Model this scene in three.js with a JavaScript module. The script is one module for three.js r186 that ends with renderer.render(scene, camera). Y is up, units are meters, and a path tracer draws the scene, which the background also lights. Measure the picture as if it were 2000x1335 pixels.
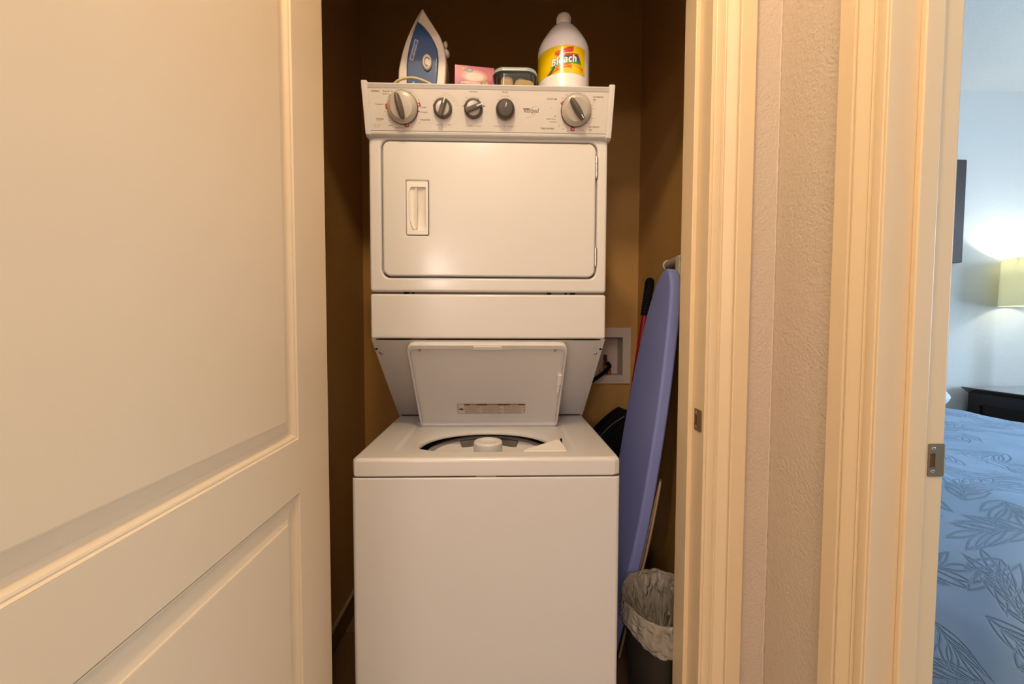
import * as THREE from 'three';
import { RoundedBoxGeometry } from 'three/addons/geometries/RoundedBoxGeometry.js';
import { mergeGeometries } from 'three/addons/utils/BufferGeometryUtils.js';
import { RectAreaLightUniformsLib } from 'three/addons/lights/RectAreaLightUniformsLib.js';
import { ImprovedNoise } from 'three/addons/math/ImprovedNoise.js';

// ------------------------------------------------------------------ camera, lights, exposure
RectAreaLightUniformsLib.init();
const scene = new THREE.Scene();
scene.background = new THREE.Color(0.55, 0.68, 0.85);
const EYE = 1.23, FOCAL = 820;                       // metres, pixels of a 2000 x 1335 frame
const camera = new THREE.PerspectiveCamera(2 * Math.atan(667.5 / FOCAL) * 180 / Math.PI, 2000 / 1335, 0.02, 60);
camera.position.set(0, EYE, 0);
camera.rotation.order = 'YXZ';
camera.rotation.set(-Math.atan(35.5 / FOCAL), -Math.atan(23 / FOCAL), 0.17 * Math.PI / 180);
scene.add(camera);
const renderer = new THREE.WebGLRenderer({ antialias: true });
renderer.toneMapping = THREE.LinearToneMapping;
renderer.toneMappingExposure = 0.64;
renderer.shadowMap.enabled = true;
renderer.shadowMap.type = THREE.PCFSoftShadowMap;
const HALL_LIGHT = { at: [-0.1, 2.64, -0.2], color: [0.98, 0.74, 0.42], cd: 4.9 };
const REAR_LIGHT = { at: [-0.17, 2.64, 0.62], color: [1, 0.84, 0.77], cd: 2.3 };
const FLOOR_LAMP = { at: [-0.85, 1.9, 2.9], color: [1, 0.84, 0.78], cd: 7 };
const BED_WINDOW = { color: [0.58, 0.79, 1.0], nits: 13.5 };
const BED_LAMP = { color: [1, 0.97, 0.93], cd: 0.22, up: 1.3 };

// ------------------------------------------------------------------ helpers
const taken = {};
const numbered = (n) => { const k = taken[n] = (taken[n] ?? -1) + 1; return k ? `${n}_${String(k).padStart(3, '0')}` : n; };
function mesh(name, geo, mat, parent) {
  const g = Array.isArray(geo) ? merge(geo) : geo;
  const m = new THREE.Mesh(g, mat); m.name = parent ? name : numbered(name);
  m.castShadow = m.receiveShadow = true; (parent || scene).add(m); return m;
}
function merge(list) {
  const l = list.map((g) => { const c = g.index ? g.toNonIndexed() : g.clone(); for (const k of Object.keys(c.attributes)) if (!['position', 'normal', 'uv'].includes(k)) c.deleteAttribute(k); if (!c.attributes.uv) c.setAttribute('uv', new THREE.BufferAttribute(new Float32Array(c.attributes.position.count * 2), 2)); if (!c.attributes.normal) c.computeVertexNormals(); return c; });
  return l.length > 1 ? mergeGeometries(l, false) : l[0];
}
function thing(name, label, category, group) {
  const o = new THREE.Group(); o.name = numbered(name); scene.add(o);
  o.userData = { label, category }; if (group) o.userData.group = group; return o;
}
function tag(o, label, category, group) { o.userData = { ...o.userData, label, category }; if (group) o.userData.group = group; return o; }
function struct(name, geo, mat, parent) { const m = mesh(name, geo, mat, parent); if (!parent) m.userData.kind = 'structure'; return m; }
// the shapes of a thing are drawn in room coordinates; this moves its origin to its base
function rebase(o, x, y, z) {
  o.position.set(x, y, z);
  for (const c of o.children) c.position.sub(o.position);
  return o;
}
// smooth across edges flatter than the angle, large faces counting for more, so that flat sides stay flat beside their rounded edges
function creased(geo, angle) {
  const g = geo.index ? geo.toNonIndexed() : geo, p = g.attributes.position, n = p.count, at = new Map(), key = [], fn = [], lim = Math.cos(angle);
  const a = new THREE.Vector3(), b = new THREE.Vector3(), c = new THREE.Vector3();
  for (let i = 0; i < n; i += 3) {
    a.fromBufferAttribute(p, i); b.fromBufferAttribute(p, i + 1).sub(a); c.fromBufferAttribute(p, i + 2).sub(a);
    const f = b.clone().cross(c), area = f.length(); f.divideScalar(area || 1); fn.push([f, area]);
    for (let k = i; k < i + 3; k++) { const h = `${Math.round(p.getX(k) * 1e5)},${Math.round(p.getY(k) * 1e5)},${Math.round(p.getZ(k) * 1e5)}`; key[k] = h; if (!at.has(h)) at.set(h, []); at.get(h).push(i / 3); }
  }
  const out = new Float32Array(n * 3);
  for (let k = 0; k < n; k++) {
    const [f] = fn[(k / 3) | 0]; let x = 0, y = 0, z = 0;
    for (const j of at.get(key[k])) { const [q, w] = fn[j]; if (q.dot(f) >= lim) { x += q.x * w; y += q.y * w; z += q.z * w; } }
    const l = Math.hypot(x, y, z) || 1; out[3 * k] = x / l; out[3 * k + 1] = y / l; out[3 * k + 2] = z / l;
  }
  g.setAttribute('normal', new THREE.BufferAttribute(out, 3)); return g;
}
const V3 = (x, y, z) => new THREE.Vector3(x, y, z);
function rbox(x0, x1, y0, y1, z0, z1, r = 0.004, seg = 3) {   // a rounded box between two corners
  const w = x1 - x0, h = y1 - y0, d = z1 - z0;
  const g = new RoundedBoxGeometry(w, h, d, seg, Math.min(r, w / 2.01, h / 2.01, d / 2.01));
  return boxUV(g.translate((x0 + x1) / 2, (y0 + y1) / 2, (z0 + z1) / 2));
}
function box(x0, x1, y0, y1, z0, z1) { return boxUV(new THREE.BoxGeometry(x1 - x0, y1 - y0, z1 - z0).translate((x0 + x1) / 2, (y0 + y1) / 2, (z0 + z1) / 2)); }
function boxUV(geo) {                                // uv in metres, by the way a face looks
  const g = geo.index ? geo.toNonIndexed() : geo, p = g.attributes.position, n = g.attributes.normal, uv = new Float32Array(p.count * 2);
  for (let i = 0; i < p.count; i += 3) {
    let ax = 0, ay = 0, az = 0;
    for (let k = i; k < i + 3; k++) { ax += Math.abs(n.getX(k)); ay += Math.abs(n.getY(k)); az += Math.abs(n.getZ(k)); }
    for (let k = i; k < i + 3; k++) {
      const x = p.getX(k), y = p.getY(k), z = p.getZ(k);
      const [u, v] = az >= ax && az >= ay ? [x, y] : ax >= ay ? [z, y] : [x, z];
      uv[2 * k] = u; uv[2 * k + 1] = v;
    }
  }
  g.setAttribute('uv', new THREE.BufferAttribute(uv, 2)); return g;
}
const shape = (pts) => { const s = new THREE.Shape(); pts.forEach(([x, y], i) => i ? s.lineTo(x, y) : s.moveTo(x, y)); s.closePath(); return s; };
function rrect(x0, x1, y0, y1, r, path = new THREE.Shape()) {
  path.moveTo(x0 + r, y0); path.lineTo(x1 - r, y0); path.absarc(x1 - r, y0 + r, r, -Math.PI / 2, 0); path.lineTo(x1, y1 - r); path.absarc(x1 - r, y1 - r, r, 0, Math.PI / 2);
  path.lineTo(x0 + r, y1); path.absarc(x0 + r, y1 - r, r, Math.PI / 2, Math.PI); path.lineTo(x0, y0 + r); path.absarc(x0 + r, y0 + r, r, Math.PI, 1.5 * Math.PI); return path;
}
// extrudes a flat outline (u, t) along U x T, from origin, over len
function along(pts, origin, U, T, len, bevel = 0, crease = 0.5) {
  const s = pts instanceof THREE.Shape ? pts : shape(pts);
  let g = new THREE.ExtrudeGeometry(s, { depth: len - 2 * bevel, bevelEnabled: bevel > 0, bevelThickness: bevel, bevelSize: bevel, bevelOffset: -bevel, bevelSegments: 3, curveSegments: 10 });
  if (bevel) g.translate(0, 0, bevel);
  const u = V3(...U), t = V3(...T), w = u.clone().cross(t);
  g.applyMatrix4(new THREE.Matrix4().makeBasis(u, t, w).setPosition(...origin));
  g = creased(g, crease); return boxUV(g);
}
const front = (pts, z, len, bevel, crease) => along(pts, [0, 0, z - len], [1, 0, 0], [0, 1, 0], len, bevel, crease);   // outline in (x, y), front face at z
// skins rows of points (each row as long) into one sheet
function skin(rows, closed = false, crease = 0.7, uvScale = null) {
  const m = rows[0].length, pos = [], uv = [], idx = [];
  rows.forEach((r, i) => r.forEach((p, j) => { pos.push(...p); uv.push(uvScale ? uvScale(p, i, j)[0] : j / m, uvScale ? uvScale(p, i, j)[1] : i / rows.length); }));
  for (let i = 0; i + 1 < rows.length; i++) for (let j = 0; j < (closed ? m : m - 1); j++) {
    const a = i * m + j, b = i * m + (j + 1) % m, c = a + m, d = b + m; idx.push(a, b, d, a, d, c);
  }
  const g = new THREE.BufferGeometry();
  g.setAttribute('position', new THREE.Float32BufferAttribute(pos, 3)); g.setAttribute('uv', new THREE.Float32BufferAttribute(uv, 2)); g.setIndex(idx);
  if (crease > 3) { g.computeVertexNormals(); return g; }
  return creased(g, crease);
}
const lathe = (pts, x, y, z, seg = 48) => new THREE.LatheGeometry(pts.map(([r, h]) => new THREE.Vector2(r, h)), seg).translate(x, y, z);
function tube(pts, r, seg = 40, rad = 10, closed = false) { return new THREE.TubeGeometry(new THREE.CatmullRomCurve3(pts.map((p) => V3(...p)), closed), seg, r, rad, closed); }
function rod(a, b, r, r2 = r, seg = 20) {            // a round bar between two points
  const A = V3(...a), B = V3(...b), g = new THREE.CylinderGeometry(r2, r, A.distanceTo(B), seg);
  g.applyQuaternion(new THREE.Quaternion().setFromUnitVectors(V3(0, 1, 0), B.clone().sub(A).normalize())); const m = A.add(B).multiplyScalar(0.5); return g.translate(m.x, m.y, m.z);
}
let seed = 7; const rnd = () => { seed = (seed * 1664525 + 1013904223) >>> 0; return seed / 4294967296; };
const noise = new ImprovedNoise();

// ------------------------------------------------------------------ textures and materials
function canvasTexture(w, h, draw, color = true) {
  const c = document.createElement('canvas'); c.width = w; c.height = h; draw(c.getContext('2d'), w, h);
  const t = new THREE.CanvasTexture(c); if (color) t.colorSpace = THREE.SRGBColorSpace; t.wrapS = t.wrapT = THREE.RepeatWrapping; t.anisotropy = 8; return t;
}
function dataTexture(n, f, color = false) {          // f(u, v) -> grey 0..1 or [r, g, b]
  const a = new Uint8Array(n * n * 4);
  for (let y = 0; y < n; y++) for (let x = 0; x < n; x++) { const v = f(x / n, y / n), c = Array.isArray(v) ? v : [v, v, v]; for (let k = 0; k < 3; k++) a[4 * (y * n + x) + k] = Math.max(0, Math.min(255, c[k] * 255)); a[4 * (y * n + x) + 3] = 255; }
  const t = new THREE.DataTexture(a, n, n); t.magFilter = t.minFilter = THREE.LinearFilter; t.wrapS = t.wrapT = THREE.RepeatWrapping; if (color) t.colorSpace = THREE.SRGBColorSpace; t.needsUpdate = true; return t;
}
const wrapNoise = (u, v, f, s) => {                  // noise that repeats over one tile
  const a = noise.noise(u * f, v * f, s), b = noise.noise((u - 1) * f, v * f, s), c = noise.noise(u * f, (v - 1) * f, s), d = noise.noise((u - 1) * f, (v - 1) * f, s);
  return (a * (1 - u) + b * u) * (1 - v) + (c * (1 - u) + d * u) * v;
};
const orangePeel = dataTexture(512, (u, v) => { const a = wrapNoise(u, v, 46, 1.3) + 0.6 * wrapNoise(u, v, 90, 4.1) + 0.4 * wrapNoise(u, v, 22, 9.7); return 0.5 + 0.55 * Math.max(-0.5, Math.min(0.8, a * 1.4)); });
orangePeel.repeat.set(3.4, 3.4);
const fineGrain = dataTexture(256, (u, v) => 0.5 + 0.5 * wrapNoise(u, v, 60, 2.2)); fineGrain.repeat.set(8, 8);
const std = (color, o = {}) => new THREE.MeshStandardMaterial({ color: Array.isArray(color) ? new THREE.Color().setRGB(...color) : color, roughness: 0.6, ...o });
const phys = (color, o = {}) => new THREE.MeshPhysicalMaterial({ color: Array.isArray(color) ? new THREE.Color().setRGB(...color) : color, roughness: 0.4, ...o });
const M = {
  hall: std([0.61, 0.51, 0.42], { roughness: 0.8, bumpMap: orangePeel, bumpScale: 0.0011 }),
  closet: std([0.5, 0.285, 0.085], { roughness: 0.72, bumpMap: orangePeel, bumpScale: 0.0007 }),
  bedroom: std([0.72, 0.72, 0.7], { roughness: 0.9, bumpMap: orangePeel, bumpScale: 0.0008 }),
  ceiling: std([0.82, 0.8, 0.76], { roughness: 0.9, bumpMap: orangePeel, bumpScale: 0.001 }),
  trim: phys([0.78, 0.62, 0.41], { roughness: 0.36 }),
  door: phys([0.74, 0.58, 0.39], { roughness: 0.4 }),
  white: phys([0.67, 0.655, 0.65], { roughness: 0.36, clearcoat: 0.45, clearcoatRoughness: 0.16 }),
  plastic: phys([0.74, 0.72, 0.7], { roughness: 0.38 }),
  liner: phys([0.67, 0.655, 0.65], { roughness: 0.45 }),
  dark: std([0.01, 0.01, 0.01], { roughness: 0.5 }),
  black: phys([0.004, 0.004, 0.004], { roughness: 0.75, specularIntensity: 0.25 }),
  greyPlastic: phys([0.075, 0.066, 0.056], { roughness: 0.4 }),
  greyGrip: phys([0.1, 0.087, 0.072], { roughness: 0.42 }),
  knobSilver: phys([0.5, 0.46, 0.41], { roughness: 0.26, metalness: 0.2 }),
  chrome: std([0.6, 0.58, 0.55], { roughness: 0.25, metalness: 1 }),
  nickel: std([0.36, 0.26, 0.165], { roughness: 0.5, metalness: 1, bumpMap: fineGrain, bumpScale: 0.0001 }),
  brass: std([0.55, 0.36, 0.14], { roughness: 0.35, metalness: 1 }),
};

// ------------------------------------------------------------------ setting: walls, floors, ceilings
const X_HALL = 0.668, Z_FRONT = -1.01, HEAD = 2.15, TOP = 2.75;
struct('floor', box(-2.2, 0.73, -0.1, 0, -2.06, 3.4), std([0.6, 0.53, 0.44], { roughness: 0.95, bumpMap: fineGrain, bumpScale: 0.004 }));
struct('ceiling', box(-2.2, 0.73, TOP, TOP + 0.1, -2.06, 3.4), M.ceiling);
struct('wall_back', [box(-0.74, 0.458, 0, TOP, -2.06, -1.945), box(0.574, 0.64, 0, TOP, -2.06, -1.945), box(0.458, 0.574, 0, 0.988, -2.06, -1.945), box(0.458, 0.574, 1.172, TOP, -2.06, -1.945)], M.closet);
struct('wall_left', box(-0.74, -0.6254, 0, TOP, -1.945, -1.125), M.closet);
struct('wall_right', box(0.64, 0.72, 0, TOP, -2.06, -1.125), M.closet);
struct('wall_front', [box(-2.2, -0.498, 0, TOP, -1.125, Z_FRONT), box(0.519, 0.769, 0, TOP, -1.125, Z_FRONT), box(-0.498, 0.519, HEAD + 0.02, TOP, -1.125, Z_FRONT)], M.hall);
struct('wall_hall_right', [box(X_HALL, 0.769, 0, TOP, Z_FRONT, -0.735), box(X_HALL, 0.769, HEAD + 0.02, TOP, -0.735, 0.24), box(X_HALL, 0.769, 0, TOP, 0.24, 3.4)], M.hall);
struct('wall_hall_left', box(-2.3, -2.2, 0, TOP, Z_FRONT, 3.4), M.hall);
struct('wall_hall_rear', box(-2.3, 0.797, 0, TOP, 3.4, 3.5), M.hall);
{ // the ridge of texture and paint where the two hall walls meet
  const pts = []; for (let i = 0; i <= 420; i++) { const y = i / 420 * TOP; pts.push(V3(X_HALL - 0.0018 + 0.0016 * noise.noise(y * 60, 1, 2), y, Z_FRONT + 0.0006 + 0.0016 * noise.noise(y * 75, 5, 3))); }
  struct('trim_13', new THREE.TubeGeometry(new THREE.CatmullRomCurve3(pts), 840, 0.0022, 6), std([0.66, 0.56, 0.46], { roughness: 0.8 }));
}
// bedroom
struct('floor_bedroom', box(0.73, 4.6, -0.1, 0, -2.83, 2.2), std([0.3, 0.26, 0.2], { roughness: 0.95, bumpMap: fineGrain, bumpScale: 0.004 }));
struct('ceiling_bedroom', box(0.73, 4.6, 2.757, 2.857, -2.83, 2.2), M.ceiling);
struct('wall_bedroom_far', box(0.72, 4.6, 0, 2.757, -2.83, -2.72), M.bedroom);
struct('wall_bedroom_left', [box(0.72, 0.784, 0, 2.757, -2.72, -1.125), box(0.769, 0.784, 0, 2.757, -1.125, -0.735), box(0.769, 0.784, HEAD + 0.02, 2.757, -0.735, 0.24), box(0.769, 0.784, 0, 2.757, 0.24, 2.1)], M.bedroom);
struct('wall_bedroom_near', box(0.769, 4.6, 0, 2.757, 2.1, 2.2), M.bedroom);
struct('wall_bedroom_right', [box(4.5, 4.6, 0, 0.75, -2.72, 2.1), box(4.5, 4.6, 2.3, 2.757, -2.72, 2.1), box(4.5, 4.6, 0.75, 2.3, -2.72, -1.5), box(4.5, 4.6, 0.75, 2.3, 0.7, 2.1)], M.bedroom);
{ // the bedroom window, outside the frame: a frame and a daylit sheer curtain
  const w = struct('window_1', [box(4.5, 4.56, 0.75, 0.8, -1.5, 0.7), box(4.5, 4.56, 2.25, 2.3, -1.5, 0.7), box(4.5, 4.56, 0.75, 2.3, -1.5, -1.45), box(4.5, 4.56, 0.75, 2.3, 0.65, 0.7), box(4.52, 4.55, 0.8, 2.25, -0.42, -0.38)], M.trim);
  const rows = []; for (const y of [0.8, 1.5, 2.25]) { const r = []; for (let i = 0; i <= 60; i++) r.push([4.535 + 0.012 * Math.sin(i * 1.3), y, -1.45 + 2.1 * i / 60]); rows.push(r); }
  const c = BED_WINDOW.color;
  mesh('sheer_curtain', skin(rows), std([0.7, 0.7, 0.7], { emissive: new THREE.Color().setRGB(...c), emissiveIntensity: 1.2, side: THREE.DoubleSide }), w);
  const l = new THREE.RectAreaLight(new THREE.Color().setRGB(...c), BED_WINDOW.nits, 2.1, 1.45); l.position.set(4.49, 1.525, -0.4); l.lookAt(0, 1.525, -0.4); scene.add(l);
}
// closet floor tiles and tile baseboards
const tileMats = [[0.16, 0.09, 0.046], [0.14, 0.076, 0.04], [0.18, 0.105, 0.055]].map((c) => phys(c, { roughness: 0.42, bumpMap: fineGrain, bumpScale: 0.0006 }));
{
  const floor = scene.getObjectByName('floor'), g = rbox(0, 0.316, -0.004, 0.004, -0.316, 0, 0.003, 1);
  for (let i = 0; i < 4; i++) for (let k = 0; k < 3; k++) { const m = mesh('tile', g, tileMats[(i * 2 + k) % 3], floor); m.position.set(-0.62 + i * 0.32, 0.0006 * ((i + k) % 2), -1.0 - k * 0.32); }
  const base = struct('baseboard_left', box(-0.6254, -0.621, 0, 0.1, -1.945, -1.125), std([0.25, 0.2, 0.14], { roughness: 0.8 }));
  for (const [a, b] of [[-1.945, -1.73], [-1.726, -1.414], [-1.41, -1.125]]) mesh('tile', rbox(-0.6254, -0.614, 0.004, 0.088, a + 0.001, b - 0.001, 0.002, 1), tileMats[0], base);
  mesh('cap_strip', rbox(-0.6254, -0.612, 0.089, 0.1, -1.945, -1.125, 0.003, 2), std([0.34, 0.24, 0.14], { roughness: 0.5 }), base);
  const back = struct('baseboard_back', box(-0.61, 0.625, 0, 0.1, -1.945, -1.94), std([0.25, 0.2, 0.14], { roughness: 0.8 }));
  for (let i = 0; i < 4; i++) mesh('tile', rbox(-0.608 + i * 0.308, -0.304 + i * 0.308, 0.004, 0.088, -1.945, -1.933, 0.002, 1), tileMats[i % 3], back);
  const right = struct('baseboard_right', box(0.636, 0.64, 0, 0.1, -1.93, -1.125), std([0.25, 0.2, 0.14], { roughness: 0.8 }));
  for (const [a, b] of [[-1.93, -1.62], [-1.616, -1.305], [-1.301, -1.125]]) mesh('tile', rbox(0.629, 0.64, 0.004, 0.088, a + 0.001, b - 0.001, 0.002, 1), tileMats[1], right);
}
// ------------------------------------------------------------------ door frames and casings
const CASING = [[0, 0], [0, 0.009], [0.002, 0.0105], [0.009, 0.0112], [0.0165, 0.0105], [0.0185, 0.008], [0.0205, 0.008], [0.0212, 0.0115], [0.0225, 0.0122], [0.0238, 0.0118], [0.0246, 0.0102], [0.027, 0.0102], [0.034, 0.0128], [0.042, 0.0162], [0.048, 0.0182], [0.0505, 0.0182], [0.0515, 0.0145], [0.0535, 0.0145], [0.0545, 0.0185], [0.057, 0.0195], [0.0905, 0.0195], [0.0915, 0.0188], [0.092, 0.0175], [0.092, 0]];
const casing = (origin, U, T, len) => along(CASING, origin, U, T, len, 0, 0.28);
{ // closet door frame: jambs with stops, casing on the hall side
  const j = struct('trim_1', [rbox(0.499, 0.519, 0, HEAD + 0.02, -1.131, -1.005, 0.0015, 1), rbox(0.487, 0.4995, 0, HEAD, -1.131, -1.066, 0.002, 2)], M.trim);
  strike(j, 'closet');
  struct('trim_2', [rbox(-0.498, -0.477, 0, HEAD + 0.02, -1.131, -1.005, 0.0015, 1), rbox(-0.4775, -0.466, 0, HEAD, -1.131, -1.066, 0.002, 2)], M.trim);
  struct('trim_3', [rbox(-0.477, 0.499, HEAD, HEAD + 0.02, -1.131, -1.005, 0.0015, 1), rbox(-0.466, 0.487, HEAD - 0.011, HEAD + 0.0005, -1.131, -1.066, 0.002, 2)], M.trim);
  struct('trim_4', casing([0.505, HEAD + 0.1, Z_FRONT], [1, 0, 0], [0, 0, 1], HEAD + 0.1), M.trim);
  struct('trim_5', casing([-0.483, 0, Z_FRONT], [-1, 0, 0], [0, 0, 1], HEAD + 0.1), M.trim);
  struct('trim_6', casing([-0.483, HEAD + 0.006, Z_FRONT], [0, 1, 0], [0, 0, 1], 0.988), M.trim);
}
{ // bedroom door frame, seen from its hall corner
  const j = struct('trim_7', [rbox(0.659, 0.786, 0, HEAD + 0.02, -0.735, -0.714, 0.002, 2), rbox(0.7105, 0.744, 0, HEAD, -0.7145, -0.703, 0.003, 2)], M.trim);
  strike(j, 'bedroom');
  struct('trim_8', [rbox(0.659, 0.786, 0, HEAD + 0.02, 0.22, 0.241, 0.002, 2)], M.trim);
  struct('trim_9', [rbox(0.659, 0.786, HEAD, HEAD + 0.02, -0.714, 0.22, 0.002, 2), rbox(0.7105, 0.744, HEAD - 0.011, HEAD + 0.0005, -0.703, 0.22, 0.002, 2)], M.trim);
  struct('trim_10', casing([X_HALL, 0, -0.719], [0, 0, -1], [-1, 0, 0], HEAD + 0.1), M.trim);
  struct('trim_11', casing([X_HALL, HEAD + 0.006, -0.719], [0, 1, 0], [-1, 0, 0], 0.944).translate(0, 0, 0), M.trim);
  struct('trim_12', casing([0.784, HEAD + 0.1, -0.7205], [0, 0, -1], [1, 0, 0], HEAD + 0.1), M.trim);
}
function strike(jamb, where) {                       // a latch plate let into a jamb; built facing +z about its centre, then turned into place
  const h = where === 'closet' ? 0.054 : 0.058, w = where === 'closet' ? 0.034 : 0.028, hw = w / 2, hh = h / 2;
  const s = rrect(-hw, hw, -hh, hh, 0.002); s.holes.push(rrect(-hw * 0.86, -hw * 0.1, -0.0125, 0.0125, 0.003, new THREE.Path()));
  const put = (g) => where === 'closet'
    ? g.rotateY(-Math.PI / 2).translate(0.4988, 0.989, -1.036)
    : g.translate(0.772, 0.991, -0.7138);
  const plate = new THREE.ExtrudeGeometry(s, { depth: 0.0014, bevelEnabled: true, bevelThickness: 0.0004, bevelSize: 0.0004, bevelSegments: 2 });
  const lip = []; for (let i = 0; i <= 8; i++) { const a = i / 8 * 1.35; lip.push([-hh * 0.98, hh * 0.98].map((y, k) => [hw + 0.006 * Math.sin(a), y * (1 - 0.12 * i / 8), 0.001 - 0.006 * (1 - Math.cos(a))])); }
  const lipBack = lip.map((r) => r.map(([x, y, z]) => [x - 0.0006, y, z - 0.0012])).reverse();
  const p = mesh('strike_plate', put(merge([plate, skin([...lip, ...lipBack], false, 0.6)])), M.nickel, jamb); p.userData.label = 'brushed metal latch strike plate';
  mesh('strike_pocket', put(merge([box(-hw * 0.9, 0, -0.013, 0.013, 0.0002, 0.0006), rbox(-hw * 0.9, -0.0015, -0.0125, -0.0105, 0.0004, 0.003, 0.0008, 2)])), std([0.09, 0.045, 0.015], { roughness: 0.6 }), p);
  for (const y of [-0.0205, 0.0205]) mesh('screw', put(lathe([[0, 0.0016], [0.0012, 0.0016], [0.0016, 0.0024], [0.0034, 0.0022], [0.004, 0.0012]], 0, 0, 0, 16).rotateX(Math.PI / 2).translate(-0.006, y * h / 0.058, 0)), M.chrome, p);
}
// ------------------------------------------------------------------ the open closet door, flat against the left of the view
{
  const FACE = -0.41, D = M.door, t = struct('door_1', box(-0.4455, -0.4215, 0.012, HEAD - 0.004, -1.005, -0.07), D);
  // stiles and rails stand proud of the core, moulding and raised panels sit in the two openings
  const u0 = 0.235, u1 = 0.858, spans = [[0.2, 0.8823], [0.9945, 2.005]];
  const face = rrect(0.07, 1.005, 0.012, HEAD - 0.004, 0.002);
  for (const [a, b] of spans) { const p = new THREE.Path(); p.moveTo(u0, a); p.lineTo(u1, a); p.lineTo(u1, b); p.lineTo(u0, b); p.closePath(); face.holes.push(p); }
  mesh('stile_and_rail_frame', along(face, [-0.423, 0, 0], [0, 0, -1], [0, 1, 0], FACE + 0.423, 0.0012, 0.3), D, t);
  const PROF = [[0, 0], [0.0022, -0.003], [0.0045, -0.0026], [0.007, -0.0036], [0.0095, -0.006], [0.0125, -0.0096], [0.0155, -0.0108], [0.019, -0.0108], [0.0225, -0.0092], [0.0435, -0.0036], [0.0445, -0.0018], [0.047, -0.0014]];
  for (const [a, b] of spans) {
    const loops = PROF.map(([q, h]) => [[FACE + h, a + q, -(u0 + q)], [FACE + h, a + q, -(u1 - q)], [FACE + h, b - q, -(u1 - q)], [FACE + h, b - q, -(u0 + q)]]);
    const sides = []; for (let s = 0; s < 4; s++) sides.push(skin(loops.map((l) => [l[s], l[(s + 1) % 4]]), false, 0.35));
    mesh('moulding', sides, D, t);
    mesh('raised_panel', box(-0.4225, FACE - 0.0014, a + 0.0468, b - 0.0468, -(u1 - 0.0468), -(u0 + 0.0468)), D, t);
  }
  const hinge = []; for (const y of [0.25, 1.1, 1.9]) hinge.push(merge([rod([-0.458, y - 0.045, -1.0], [-0.458, y + 0.045, -1.0], 0.0045), box(-0.4765, -0.458, y - 0.045, y + 0.045, -1.008, -1.005)]));
  hinge.forEach((g) => mesh('hinge', g, M.nickel, t));
}
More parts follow.
